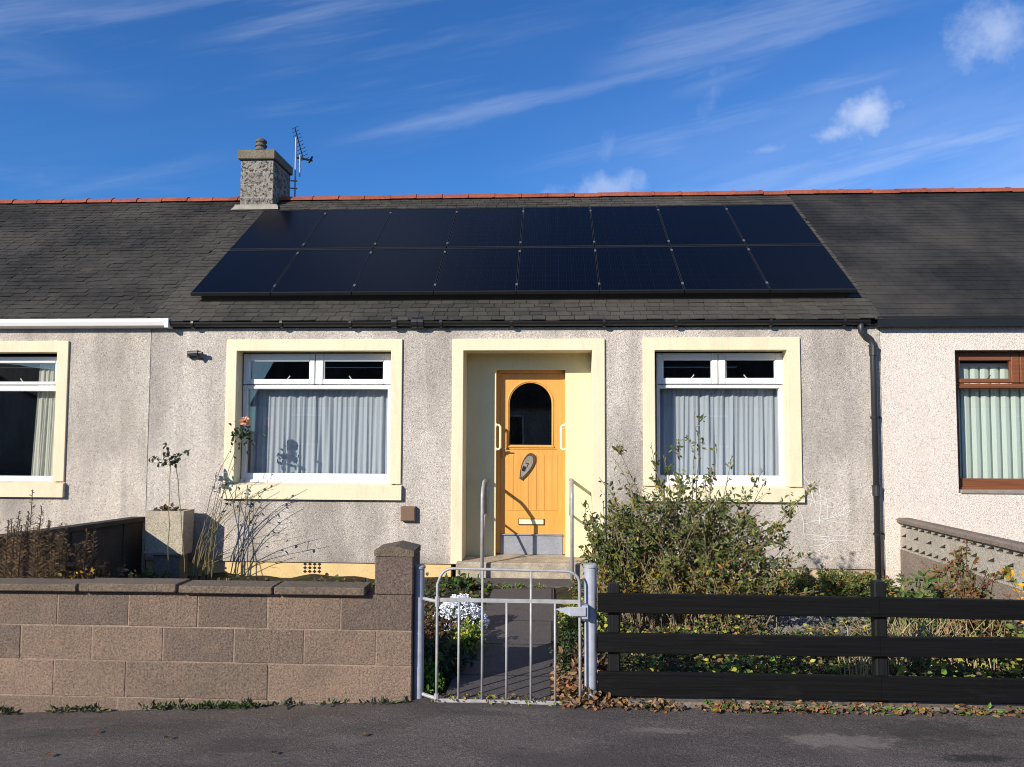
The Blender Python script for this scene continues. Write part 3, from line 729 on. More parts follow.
# solar panels
rows = [(9.735,10.885),(10.905,12.215)]
x0p,x1p = -4.69,3.77; pw=(x1p-x0p)/8; offt=.18
for ri,(ya,yb) in enumerate(rows):
    for ci in range(8):
        a=x0p+ci*pw+.007; b=a+pw-.011
        def P(x,y,h): return (x,y-h*S36,roof_z(y)+h*C36)
        h1=offt*C36; h0=h1-.036
        m=M(); bw=.022
        # frame: outer slab
        def slab(m,xa,xb,yA,yB,ha,hb):
            m.add([P(xa,yA,ha),P(xb,yA,ha),P(xb,yB,ha),P(xa,yB,ha),P(xa,yA,hb),P(xb,yA,hb),P(xb,yB,hb),P(xa,yB,hb)],[(0,3,2,1),(4,5,6,7),(0,1,5,4),(1,2,6,5),(2,3,7,6),(3,0,4,7)])
        slab(m,a,b,ya,ya+bw,h0,h1+.003); slab(m,a,b,yb-bw,yb,h0,h1+.003); slab(m,a,a+bw*.35,ya+bw,yb-bw,h0,h1+.003); slab(m,b-bw*.35,b,ya+bw,yb-bw,h0,h1+.003)
        pan = m.build('solar_panel', MT['solarframe'], CH)
        g_=M(); slab(g_,a+bw*.35,b-bw*.35,ya+bw,yb-bw,h0+.004,h1); g_.build('cell_face', MT['solar'], pan)
        if ri==0:
            c_=M(); slab(c_,a-.006,b+.006,yb+.003,yb+.015,h0,h1-.003); c_.build('joint_strip', MT['solarframe'], pan)
        for yy in ((ya+.16,yb-.12) if ri==0 else (ya+.12,yb-.16)):
            if ci<7:
                c_=M(); slab(c_,b-.008,b+.02,yy-.02,yy+.02,h1+.003,h1+.012); c_.build('clamp', MT['clamp'], pan)
        if ri==0:
            for fx in (.2,.75):
                c_=M(); slab(c_,a+pw*fx,a+pw*fx+.04,ya+.06,yb+.02,.03,h0-.002); c_.build('mounting_rail', MT['black'], pan)
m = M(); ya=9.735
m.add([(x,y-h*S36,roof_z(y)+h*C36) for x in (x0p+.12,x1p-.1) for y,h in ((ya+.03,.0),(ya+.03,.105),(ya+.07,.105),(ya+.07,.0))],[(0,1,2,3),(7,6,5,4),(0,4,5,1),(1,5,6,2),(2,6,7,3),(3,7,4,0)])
m.build('gap_shade_strip', MT['black'], CH)  # black strip added as the shade in the gap under the panels
# chimney
m = M(); m.bbox(-5.30,-4.725,12.6,13.43,5.0,6.20,.012); ch = m.build('chimney', MT['chimney'], CH)
m = M(); m.bbox(-5.34,-4.69,12.55,13.46,6.20,6.36,.015); m.build('chimney_cap', MT['chimneycap'], ch)
m = M(); m.lathe(-5.03,12.8,[(.075,6.36),(.075,6.42),(.10,6.43),(.10,6.45),(.08,6.46),(.08,6.49),(.10,6.50),(.10,6.52),(.08,6.53),(.08,6.56),(.095,6.57),(.095,6.60),(.05,6.64)],16); m.build('chimney_pot', MT['potgrey'], ch)
m = M(); yb_=12.56; m.add([(-5.42,yb_-.05,roof_z(yb_-.05)+.035),(-4.6,yb_-.05,roof_z(yb_-.05)+.035),(-4.65,yb_+.045,roof_z(yb_+.04)+.075),(-5.37,yb_+.045,roof_z(yb_+.04)+.075)],[(0,1,2,3)]); m.box(-5.38,-4.65,12.58,12.7,roof_z(12.62)-.05,roof_z(12.62)+.06)
m.build('flashing', MT['lead'], ch)
# aerial
m = M(); m.tube([(-4.66,13.5,5.4),(-4.66,13.5,6.92)],.016,8); m.tube([(-4.58,13.5,6.2),(-4.58,13.5,6.6)],.012,8)
m.tube([(-4.74,13.48,5.98),(-4.62,13.5,5.98)],.014,6); m.tube([(-4.74,13.48,6.12),(-4.62,13.5,6.12)],.014,6)
ae = m.build('aerial_mast', MT['galv'], CH)
m = M(); B0=Vector((-4.56,13.25,7.12)); B1=Vector((-4.40,13.75,6.42))
B0=Vector((-4.68,13.48,7.10)); B1=Vector((-4.60,13.75,6.60))
m.tube([B0,B1],.010,6)
for k in range(10):
    p=B0.lerp(B1,k/9.); hw=.07+.006*k; d=Vector((1,-.35,.25)).normalized(); m.tube([p-d*hw,p+d*hw],.005,5)
m.tube([B1+Vector((-.16,0,.05)),B1+Vector((.17,0,-.02))],.02,6); m.tube([B1+Vector((.1,0,-.06)),B1+Vector((.17,0,.06))],.018,6)
m.build('yagi_antenna', MT['black'], ae)

# ---- left house
LH = thing('terraced_house', 'neighbouring cottage cut by the left edge with white gutter and peach window trim', 'house', (-9.5,9.45,-.2), 'terraced cottages in the row')
shell(LH, -14, -5.083, [(-8.42,-6.21,.85,2.68)], MT['harl_left'])
surround(LH, -8.55,-6.142,.77,2.747, -8.35,-6.29,.965,2.60, MT['creamleft'])
make_window(LH, -8.35,-6.365,.955,2.56, 2.115,2.185, [-7.36], [(-8.3,-7.45,2.235,2.475),(-7.28,-6.41,2.235,2.475)], (-8.3,-6.395,1.02,2.11), MT['upvc'], y=9.6)
m = slates(-14, -5.082, .12, .18, 21, 1.1, .008); rf = m.build('roof', MT['slateleft'], LH)
m = ridge_tiles(-14, -5.03, roof_z(RIDGE), 4); m.build('ridge', MT['terracotta'], rf)
m = M(); m.box(-14,-5.083,9.43,9.4495,2.905,2.97); m.build('fascia', MT['black'], rf)
m = M(); m.extx([(y+.05,z) for y,z in [(9.275,2.925),(9.37,2.90),(9.37,3.0),(9.35,3.0),(9.35,2.925),(9.295,2.94),(9.285,2.985),(9.29,3.01),(9.265,3.01),(9.26,2.97)]],-14,-4.79); m.bbox(-4.84,-4.787,9.305,9.425,2.895,3.012,.004)
m.build('gutter', MT['upvc'], LH)
# ---- right house
RH = thing('terraced_house', 'neighbouring cottage cut by the right edge with pinkish harling and brown window frames', 'house', (8.5,9.45,-.17), 'terraced cottages in the row')
shell(RH, 3.953, 13, [(4.82,7.2,.905,2.61)], MT['harl_right'])
m = M(); m.bbox(4.84,7.15,9.43,9.66,.90,.945,.006); m.build('sill', MT['kerb'], RH)
make_window(RH, 4.85,7.17,.945,2.595, 2.16,2.215, [5.64,6.42], [(4.93,5.54,2.275,2.495),(5.75,6.33,2.275,2.495),(6.5,7.09,2.275,2.495)], (4.915,7.11,1.07,2.15), MT['brownframe'], y=9.58)
m = slates(3.945, 13, .13, .20, 31, .3, .003); rf = m.build('roof', MT['slateright'], RH)
m = ridge_tiles(3.95, 13, roof_z(RIDGE), 5); m.build('ridge', MT['terracotta'], rf)
m = M(); m.box(3.95,13,9.425,9.4495,2.885,2.95); m.build('fascia', MT['black'], rf)
m = M(); m.extx([(9.335,2.885),(9.42,2.885),(9.42,2.98),(9.41,2.98),(9.41,2.90),(9.35,2.90),(9.345,3.005),(9.33,3.005)],3.88,13); m.build('gutter', MT['black'], RH)

# curtains, hung inside the windows
def curtain(name, label, x0, x1, z0, z1, y, mat, folds, amp, seed, lean=0, grp='curtains in the cottage windows', cat='curtain'):
    r=random.Random(seed); m=M(); n=max(60,int((x1-x0)*110)); ph=[r.uniform(0,6.3) for _ in range(5)]
    nz=18
    for k in range(nz+1):
        v=k/nz; z=z0+(z1-z0)*v
        for i in range(n+1):
            u=i/n; s=u*folds*2*PI
            am=.55+.45*math.sin(u*19+ph[2])*math.sin(u*8.3+ph[4])
            wv=am*math.sin(s+ph[0]+2.2*math.sin(u*6+ph[1])+1.1*(1-v)*math.sin(u*11+ph[2])+.8*(1-v)**2*math.sin(u*23))+.38*math.sin(2.3*s+ph[3]+(1-v)*1.6)+.22*v*math.sin(5.1*s+ph[1])
            a=amp*(.55+.45*(1-v))
            xx=x0+(x1-x0)*u + lean*(1-v)*(1-u) + .012*math.sin(s*.7+ph[4])*(1-v)
            m.v.append((xx,y+a*wv,z))
    for k in range(nz):
        for i in range(n): m.f.append((k*(n+1)+i,k*(n+1)+i+1,(k+1)*(n+1)+i+1,(k+1)*(n+1)+i)); m.mi.append(0)
    o=m.build(name, mat, smooth=True, org=((x0+x1)/2,y,z0)); tag(o,label,cat,grp); return o
curtain('curtain','gathered pale net curtain behind the window left of the orange door',-3.885,-2.03,1.0,2.24,9.77,MT["curtain"],12,.03,1)
curtain('curtain','gathered pale net curtain in the window above the big shrub',1.30,2.85,1.0,2.24,9.77,MT["curtain"],11,.03,2)
curtain('curtain','pale green drape at the edge of the dark window under the white gutter',-6.72,-6.36,1.0,2.52,9.74,MT['drape'],5,.02,3,-.06)
bl = thing('window_blind','white vertical slat blind behind the brown framed window','blind',(6.0,9.72,1.0))
for k in range(19):
    x=4.90+k*.119; m=M(); 
    m.add([(x,9.73,1.0),(x+.05,9.722,1.0),(x+.10,9.738,1.0),(x+.15,9.775,1.0),(x+.15,9.775,2.43),(x+.10,9.738,2.43),(x+.05,9.722,2.43),(x,9.73,2.43)],[(0,1,6,7),(1,2,5,6),(2,3,4,5)]); m.add([(x+.06,9.733,1.0),(x+.062,9.735,1.0),(x+.062,9.735,.99),(x+.06,9.733,.99)],[(0,1,2,3)])
    m.build('slat', MT['blind'], bl)
m=M(); m.box(4.9,7.15,9.70,9.76,2.43,2.47); m.build('head_rail', MT['upvc'], bl)

# ---- houses over the road, seen only as reflections in the panes
def far_house(x0,x1,y0,y1,ze,pit,label):
    h=thing('street_house',label,'house',((x0+x1)/2,y1,-.1))
    m=M(); m.box(x0,x1,y0,y1,-.5,ze); ym=(y0+y1)/2; zr=ze+(y1-ym)*pit
    m.extx([(y0,ze),(y1,ze),(ym,zr)],x0,x1); m.build('wall',MT['harl'],h)
    m=M(); m.extx([(y1+.3,ze-.15),(ym,zr+.1),(y0-.3,ze-.15),(y0-.3,ze-.3),(ym,zr-.04),(y1+.3,ze-.3)],x0-.1,x1+.1); m.build('roof',MT['slateright'],h)
    k=x0+1.5
    while k<x1-2:
        m=M(); m.bbox(k,k+1.4,y1-.02,y1+.03,.9,2.2,.01); w_=m.build('window',MT['upvc'],h); m=M(); m.box(k+.08,k+1.32,y1+.032,y1+.036,.98,2.12); m.build('pane',MT['black'],w_); k+=4.2
far_house(-12.5,30,-19,-12.5,2.8,.75,'long cottage row across the road reflected in the curtained windows')
def gable_house():
    h=thing('street_house','gable ended house across the road reflected in the left window','house',(-24.5,-13,-.1))
    m=M(); m.exty([(-30,-.5),(-20.2,-.5),(-20.2,1.7),(-25,4.3),(-30,1.7)],-20,-13); m.build('wall',MT['harl'],h)
    m=M(); m.exty([(-30.3,1.6),(-25,4.5),(-19.9,1.6),(-19.9,1.45),(-25,4.3),(-30.3,1.45)],-20.2,-12.8); m.build('roof',MT['slateright'],h)
gable_house()

# ---------------------------------------------------------------- front wall
FW = thing('boundary_wall','low wall of large brownish concrete blocks with coping stones along the pavement','wall',(-2.9,4.75,-.1))
m = M(); r2=random.Random(3)
courses=[(-.30,-.022,[]),(-.018,.200,[-3.112,-2.649,-1.748]),(.204,.412,[-3.335,-2.873,-2.418,-1.967,-1.527,-1.078]),(.416,.632,[-3.103,-2.644,-2.202,-1.759,-1.30])]
for ci,(z0,z1,js) in enumerate(courses):
    xs=[-9+.45*k for k in range(20)]
    xs=[x for x in xs if x < (min(js)-.3 if js else -3)]
    js=sorted(xs+js)
    if ci==0: js=[-9+.9*k for k in range(9)]
    e=[-9.4]+js+[-.855]
    for a,b in zip(e[:-1],e[1:]):
        d=r2.uniform(-.003,.0008); m.bbox(a+.0028,b-.0028,4.75+d,4.95,z0+.0012,z1-.0012,.004)
m.build('blockwork',MT['block'],FW)
m = M(); m.box(-9.4,-.86,4.7522,4.944,-.3,.63); m.build('mortar',MT['mortar'],FW)
cj=[-9.4,-8.8,-8.1,-7.5,-6.85,-6.2,-5.55,-4.9,-4.25,-3.6,-2.945,-2.31,-1.71,-1.135]
for i,(a,b) in enumerate(zip(cj[:-1],cj[1:])):
    m=M(); dz=r2.uniform(-.005,.006); sk=r2.uniform(-.01,.01)
    m.bbox(a+.006,b-.006,4.695+r2.uniform(-.006,.006),4.885,.634+dz*.3,.680+dz,.006)
    for j,v in enumerate(m.v):
        if v[0]>(a+b)/2: m.v[j]=(v[0]+sk*(v[1]-4.85)*3,v[1],v[2]+sk*.3)
    m.build('coping_stone',MT['coping'],FW)
m=M(); m.bbox(-1.09,-.852,4.742,4.985,.634,.866,.006); pl=m.build('pillar',MT['pillar'],FW)
m=M(); m.exty([(-1.094,.868),(-.849,.868),(-.849,.903),(-.965,.93),(-1.094,.903)],4.736,4.99); m.build('pillar_cap',MT['coping'],pl)

# divider walls
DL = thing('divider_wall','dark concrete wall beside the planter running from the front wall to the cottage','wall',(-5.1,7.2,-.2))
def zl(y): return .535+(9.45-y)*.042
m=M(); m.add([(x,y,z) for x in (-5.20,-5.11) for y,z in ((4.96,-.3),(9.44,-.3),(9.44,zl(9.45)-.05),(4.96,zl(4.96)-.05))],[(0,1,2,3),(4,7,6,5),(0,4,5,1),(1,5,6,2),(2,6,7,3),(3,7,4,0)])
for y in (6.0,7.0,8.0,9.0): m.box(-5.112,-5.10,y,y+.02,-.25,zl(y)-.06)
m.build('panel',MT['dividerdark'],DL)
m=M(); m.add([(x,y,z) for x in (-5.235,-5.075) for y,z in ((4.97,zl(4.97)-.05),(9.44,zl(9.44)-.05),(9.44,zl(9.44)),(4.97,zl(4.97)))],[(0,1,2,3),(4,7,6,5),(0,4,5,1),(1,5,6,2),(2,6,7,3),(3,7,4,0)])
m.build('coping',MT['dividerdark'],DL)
DR = thing('divider_wall','pale wall of pierced screen blocks on a solid base beside the downpipe','wall',(4.15,7.2,-.2))
def zr(y): return .612+(9.45-y)*.016
m=M(); m.add([(x,y,z) for x in (4.12,4.22) for y,z in ((4.9,-.3),(9.44,-.3),(9.44,.235),(4.9,.265))],[(0,1,2,3),(4,7,6,5),(0,4,5,1),(1,5,6,2),(2,6,7,3),(3,7,4,0)]); m.build('base',MT['divider'],DR)
m=M(); bw=.30
y=9.44; r2=random.Random(8)
while y>4.95:
    yb=y-bw+.006
    za,zb=.237+(9.44-y)*.0066, zr(y)-.035
    # pierced cells: 2 columns x 2 rows of triangles, one block wide
    H=zb-za
    cells=[]
    for c_ in range(2):
        for r_ in range(3):
            cells.append((y-bw/2*c_-(.0), y-bw/2*(c_+1)+(.006 if c_ else 0), za+H*r_/3, za+H*(r_+1)/3, (c_,r_)))
    for (ya,yb2,z0,z1,(c_,r_)) in cells:
        hole = not (r_==1 and c_==1)
        rect=[(ya,z0),(yb2,z0),(yb2,z1),(ya,z1)]
        dy=yb2-ya; dz=z1-z0
        if hole:
            if r_!=0: tri=[(ya+dy*.06,z0+dz*.34),(ya+dy*.94,z0+dz*.34),(ya+dy*.94,z0+dz*.80)]
            else: tri=[(ya+dy*.06,z0+dz*.2),(ya+dy*.94,z0+dz*.2),(ya+dy*.94,z0+dz*.66)]
            for x in (4.13,4.21):
                vs_=[(x,p,q_) for p,q_ in rect+tri]
                m.add(vs_,[(0,1,5),(0,5,4),(1,2,6),(1,6,5),(2,3,4),(2,4,6),(3,0,4)])
            for k in range(3):
                a=tri[k]; b=tri[(k+1)%3]; m.add([(4.13,)+a,(4.13,)+b,(4.21,)+b,(4.21,)+a],[(0,1,2,3)])
        else:
            for x in (4.13,4.21): m.add([(x,p,q_) for p,q_ in rect],[(0,1,2,3)])
    for yy in (y,yb): m.add([(4.13,yy,za),(4.21,yy,za),(4.21,yy,zb),(4.13,yy,zb)],[(0,1,2,3)])
    y-=bw
m.build('screen_blocks',MT['screen'],DR)
for i,(ya,yb) in enumerate([(9.44,7.95),(7.94,6.45),(6.44,4.95)]):
    m=M(); n=8; base=0
    pr=[(4.09,-.056),(4.255,-.056),(4.262,-.02),(4.23,.0),(4.115,.0),(4.083,-.02)]
    m.add([(x,ya,zr(ya)+z) for x,z in pr]+[(x,yb+.008,zr(yb)+z) for x,z in pr],[tuple(range(6)),tuple(range(11,5,-1))]+[(k,(k+1)%6,6+(k+1)%6,6+k) for k in range(6)])
    m.build('coping',MT['divider'],DR)

# planter on its block
PT = thing('planter','square beige concrete planter raised on a block beside the dark divider wall','planter',(-4.64,9.2,-.17))
m=M(); x0,x1,y0,y1,z0,z1=-4.875,-4.405,9.06,9.34,.125,.648
m.add([(x0+.01,y0+.01,z0),(x1-.01,y0+.01,z0),(x1-.01,y1-.01,z0),(x0+.01,y1-.01,z0),(x0,y0,z1),(x1,y0,z1),(x1,y1,z1),(x0,y1,z1),
 (x0+.05,y0+.05,z1),(x1-.05,y0+.05,z1),(x1-.05,y1-.05,z1),(x0+.05,y1-.05,z1),(x0+.05,y0+.05,z1-.06),(x1-.05,y0+.05,z1-.06),(x1-.05,y1-.05,z1-.06),(x0+.05,y1-.05,z1-.06)],
 [(0,3,2,1),(0,1,5,4),(1,2,6,5),(2,3,7,6),(3,0,4,7),(4,5,9,8),(5,6,10,9),(6,7,11,10),(7,4,8,11),(8,9,13,12),(9,10,14,13),(10,11,15,14),(11,8,12,15),(12,13,14,15)])
m.bbox(x0-.003,x1+.003,y0-.004,y0+.001,z0+.02,z0+.045,.0015)
m.build('box',MT['planter'],PT)
m=M(); m.box(-4.78,-4.46,9.1,9.32,-.3,.125); m.build('block',MT['divider'],PT)
m=M(); m.box(x0+.051,x1-.051,y0+.051,y1-.051,z1-.058,z1-.035); m.build('soil',MT['soil'],PT)

# handrails
for hx,lab in ((-.835,'grey tubular handrail left of the doorstep, in front of the shaded wall'),(.235,'grey tubular handrail right of the doorstep beside the shrub')):
    h=thing('handrail',lab,'handrail',(hx,9.25,-.2),'handrails by the doorstep')
    m=M(); m.tube([(hx,9.25,-.22),(hx,9.25,.84),(hx,9.262,.875),(hx,9.30,.91),(hx,9.42,.985),(hx,9.47,1.0),(hx,9.83,1.005)],.021,10); m.build('top_rail',MT['galv'],h,smooth=True)
    m=M(); m.tube([(hx,9.83,1.02),(hx,9.83,.56)],.021,10); m.tube([(hx,9.83,.57),(hx,9.52,.56),(hx,9.26,.26)],.015,8); m.build('lower_rail',MT['galv'],h,smooth=True)

# gate and posts
for (px,pr_,zt,zb,lab) in ((-.826,.032,.785,-.05,'blue grey round gate post beside the block pillar'),(.236,.038,.805,-.02,'blue grey round gate post between the gate and the black fence')):
    gp=thing('gate_post',lab,'gate post',(px,4.82,zb),'round steel gate posts')
    m=M(); m.lathe(px,4.82,[(pr_,zb-.05),(pr_,zt)],24); m.build('tube',MT['postblue'],gp,smooth=False)
    m=M(); m.lathe(px,4.82,[(pr_+.006,zt),(pr_+.006,zt+.012),(pr_-.004,zt+.02)],24); m.build('cap',MT['galv'],gp)
GT = thing('garden_gate','low silver metal garden gate with rounded top corners and upright bars','gate',(-.27,4.8,0))
gx0,gx1,gb,gm,gt_=-.700,.168,.010,.610,.800; yg=4.735
m=M(); rr=.075
L_=[(gx0,yg,gb),(gx0,yg,.3),(gx0,yg,gt_-rr-.02)]
for k in range(1,7): a=PI-PI/2*k/6; L_.append((gx0+.02+rr+rr*math.cos(a)*1.1,yg,gt_-rr+rr*math.sin(a)))
R2=[]
for k in range(0,7): a=PI/2-PI/2*k/6; R2.append((gx1-.01-rr+rr*math.cos(a)*1.1,yg,gt_-rr+.005+rr*math.sin(a)-.012))
L_+=R2+[(gx1,yg,.3),(gx1,yg,gb)]
m.tube(L_,.0088,8,cap=True); m.build('outer_frame',MT['galv'],GT,smooth=True)
m=M(); m.bbox(gx0,gx1,yg-.006,yg+.006,gm-.012,gm+.012,.002); m.build('middle_rail',MT['galv'],GT)
m=M(); m.bbox(gx0,gx1,yg-.007,yg+.007,gb-.014,gb+.010,.002); m.build('bottom_rail',MT['galv'],GT)
for k,x in enumerate((-.567,-.424,-.276,-.128,.018)):
    m=M(); m.tube([(x,yg+.001,gb),(x,yg+.001,(gt_-.01 if k%2 else gm))],.0075,8); m.build('bar',MT['galv'],GT,smooth=True)
m=M(); m.bbox(.10,.205,4.705,4.72,.53,.585,.004); m.add([(.02,4.71,.57),(.10,4.71,.535),(.10,4.71,.585),(.02,4.72,.57),(.10,4.72,.535),(.10,4.72,.585)],[(0,1,2),(3,5,4),(0,3,4,1),(1,4,5,2),(2,5,3,0)]); m.bbox(.178,.218,4.715,4.80,.51,.59,.004)
m.build('latch',MT['postblue'],GT)
for z in (.60,.02):
    m=M(); m.tube([(-.81,4.82,z),(-.76,4.78,z),(gx0,4.735,z)],.011,8); m.tube([(gx0,4.735,z-.03),(gx0,4.735,z+.03)],.015,8); m.build('hinge',MT['galv'],GT)

# fence
FN = thing('rail_fence','black stained timber fence of three wide horizontal rails in front of the garden','fence',(3.2,4.85,0))
r2=random.Random(12)
for (z0,z1) in ((.540,.654),(.300,.414),(.040,.180)):
    for (a,b) in ((.278,1.955),(1.957,5.6)):
        m=M(); nseg=14
        for k in range(nseg+1):
            x=a+(b-a)*k/nseg; dz=.003*math.sin(x*1.3+z0*9)+(-.004 if z0>.5 else .004)*max(0,x-.4); w1=r2.uniform(-.0015,.0015)
            z0k=z0+dz+.002*math.sin(x*7); z1k=z1+dz+w1
            m.v+=[(x,4.775,z0k+.004),(x,4.779,z0k),(x,4.812,z0k),(x,4.812,z1k),(x,4.779,z1k),(x,4.775,z1k-.004)]
        for k in range(nseg):
            for j in range(6): m.f.append((k*6+j,k*6+(j+1)%6,(k+1)*6+(j+1)%6,(k+1)*6+j)); m.mi.append(0)
        m.f.append(tuple(range(6))); m.mi.append(0); m.f.append(tuple(nseg*6+j for j in range(6))); m.mi.append(0)
        # fluted face grooves
        for gq in range(3):
            zz=z0+(z1-z0)*(.25+.25*gq)
        m.build('rail',MT['fence'],FN)
for x in (.378,1.977,3.55,5.14):
    m=M(); m.bbox(x-.034,x+.040,4.814,4.885,-.1,.702+(.036 if x>1 else 0),.010); m.build('post',MT['fencepost'],FN)

# ---------------------------------------------------------------- plants
def leaf(m, p, d, n, L_, W_, mi=0, fold=.25):
    """one leaf: p base, d direction, n normal"""
    s=d.cross(n); 
    if s.length<1e-5: s=Vector((1,0,0))
    s.normalize(); n=s.cross(d).normalized()
    f=n*W_*fold
    vs_=[p, p+d*L_*.28+s*W_*.42+f*.8, p+d*L_*.66+s*W_*.40+f, p+d*L_, p+d*L_*.66-s*W_*.40+f, p+d*L_*.28-s*W_*.42+f*.8]
    k=len(m.v); m.v+=[tuple(q_) for q_ in vs_]; m.f+=[(k,k+1,k+2,k+3),(k,k+3,k+4,k+5)]; m.mi+=[mi,mi]
def rvec(r):
    while True:
        v=Vector((r.uniform(-1,1),r.uniform(-1,1),r.uniform(-1,1)))
        if .05<v.length<1: return v.normalized()
def stem_path(r, base, tip, sag=.12, n=7, jit=.02):
    pts=[]; base=Vector(base); tip=Vector(tip); h=(tip-base)
    for k in range(n+1):
        t=k/n; p=base+Vector((h.x*t**1.5,h.y*t**1.5,h.z*(t*(1+sag)-sag*t*t)))
        if 0<k<n: p+=rvec(r)*jit
        pts.append(p)
    return pts
def lerp_path(pts,t):
    t=max(0,min(.9999,t))*(len(pts)-1); k=int(t); return pts[k].lerp(pts[k+1],t-k), (pts[k+1]-pts[k]).normalized()

def twig_bush(name, label, cat, loc, stems, leafmats, lsize, per, r, barkmat, rad=.006, tfrom=.25, twigs=3, twiglen=.18, gravity=.0, leaf_w=.55, zsplit=None, group=None):
    t=thing(name,label,cat,loc,group)
    sm=M(); lm=M()
    for (b,tip) in stems:
        pts=stem_path(r,b,tip); sm.tube(pts,[rad*(1-.55*k/(len(pts)-1)) for k in range(len(pts))],5)
        subs=[(pts,tfrom,per)]
        for _ in range(twigs):
            u=r.uniform(tfrom,.95); p,d=lerp_path(pts,u); dd=(d+rvec(r)*.9+Vector((0,0,.25))).normalized()
            L_=twiglen*r.uniform(.5,1.3)*(1.1-u*.5); q=[p,p+dd*L_*.5+rvec(r)*.01,p+dd*L_+Vector((0,0,.04*L_))]
            sm.tube(q,[rad*.45,rad*.3,rad*.15],4,cap=False); subs.append((q,.1,max(3,int(per*.55))))
        for (q,t0,n) in subs:
            for _ in range(n):
                u=r.uniform(t0,1); p,d=lerp_path(q,u)
                dd=(d*.5+rvec(r)).normalized(); s=lsize*(.45+1.0*r.random()**1.6)
                mi=0
                if len(leafmats)>1:
                    zs_=zsplit(p,r) if zsplit else (r.random()<.3); mi=int(zs_)
                leaf(lm,p+dd*.008,dd,rvec(r)+Vector((0,-.4,.8)),s,s*leaf_w,mi)
    sm.build('stems',barkmat,t); lm.build('foliage',leafmats,t)
    return t
R_=random.Random(42)
# big shrub
stems=[]
for k in range(46):
    bx_=R_.uniform(.42,.8); stems.append(((bx_,R_.uniform(6.8,7.2),-.1),(bx_+R_.uniform(-.22,.12),R_.uniform(6.7,7.3),R_.uniform(.55,1.02))))
for k in range(96):
    bx_,by_=R_.gauss(1.25,.33),R_.uniform(6.7,7.35)
    u=R_.uniform(-1,1); sp=R_.random()
    tx=1.22+u*.86; top=1.20-.42*abs(u)**2.2+(.06 if u<0 else 0)
    if u<-.72: top=.98
    tz=top*R_.uniform(.72,1.02)
    ty=7.0+R_.uniform(-.55,.45)
    stems.append(((bx_,by_,-.1),(tx,ty,tz)))
for k in range(60):      # low filling growth
    u=R_.uniform(-1,1); bx_=1.25+u*.55; tx=1.25+u*.98; tz=R_.uniform(.25,.72)*(1-.2*abs(u)); stems.append(((bx_,R_.uniform(6.5,7.3),-.1),(tx,R_.uniform(6.15,7.4),tz)))
for (tx,tz) in ((1.24,1.80),(1.32,1.62),(1.14,1.55),(.86,1.52),(.90,1.40),(.60,1.50),(.56,1.38),(1.46,1.50),(1.02,1.42),(2.30,1.22),(2.22,1.08),(1.86,1.30),(1.62,1.42),(.42,1.22),(1.95,1.2),(2.12,.95)):
    stems.append(((1.25+(tx-1.25)*.35,7.0,.0),(tx,7.0+R_.uniform(-.25,.2),tz)))
def zs_shrub(p,r):
    return r.random() < max(.05,min(.55,(.62-p.z)*1.1))
twig_bush('garden_shrub','large twiggy olive green shrub with sprigs reaching over the right cottage window','shrub',(1.25,7.0,-.1),stems,[MT['lf_shrub'],MT['lf_autumn']],.043,21,R_,MT['barkgrey'],.006,.34,5,.22,zsplit=zs_shrub)

def patch_bush(name,label,cat,cx,cy,rx,ry,h,n,leafmats,ls,per,seed,bark,z0=None,tfrom=.3,twigs=2,tl=.1,rad=.003,lw=.55,zsplit=None,group=None):
    r=random.Random(seed); st=[]
    for k in range(n):
        a=r.uniform(0,2*PI); q_=math.sqrt(r.random()); x=cx+rx*q_*math.cos(a); y=cy+ry*q_*math.sin(a)
        zb=gz(x,y)-.02 if z0 is None else z0; hh=h*r.uniform(.55,1.05)*(1-.35*q_*q_)
        st.append(((cx+(x-cx)*.6,cy+(y-cy)*.6,zb),(x+r.uniform(-.05,.05),y+r.uniform(-.05,.05),zb+hh)))
    return twig_bush(name,label,cat,(cx,cy,gz(cx,cy) if z0 is None else z0),st,leafmats,ls,per,r,bark,rad,tfrom,twigs,tl,leaf_w=lw,zsplit=zsplit,group=group)
# low green hedge at the foot of the cottage, right of the shrub
patch_bush('low_hedge','low mounded green hebe hedge at the foot of the cottage beside the downpipe','hedge',3.0,8.75,.9,.35,.30,110,[MT['lf_hedge'],MT['lf_autumn']],.035,26,51,MT['bark'],zsplit=lambda p,r:r.random()<.12)
# red and green shrub in front of screen wall
patch_bush('berry_shrub','red leaved shrub with green sprays in front of the screen block wall','shrub',3.08,6.15,.36,.3,.90,32,[MT['lf_red'],MT['lf_hedge']],.038,24,52,MT['bark'],twigs=3,tl=.16,rad=.005,zsplit=lambda p,r:(p.x<2.92) or r.random()<.3)
patch_bush('leafy_shrub','broad leaved green bush at the foot of the grey downpipe','shrub',2.72,6.0,.20,.2,.72,18,[MT['lf_green'],MT['lf_hedge']],.06,12,53,MT['cane'],twigs=2,tl=.12,lw=.6)
# yellow leaved shrub at the right edge
patch_bush('yellow_shrub','golden yellow leaved shrub at the right edge of the photo','shrub',3.55,5.75,.34,.3,.98,26,[MT['lf_yellow'],MT['lf_hedge']],.045,15,54,MT['bark'],twigs=3,tl=.15,lw=.75,zsplit=lambda p,r:r.random()<.3 or p.z<.3)
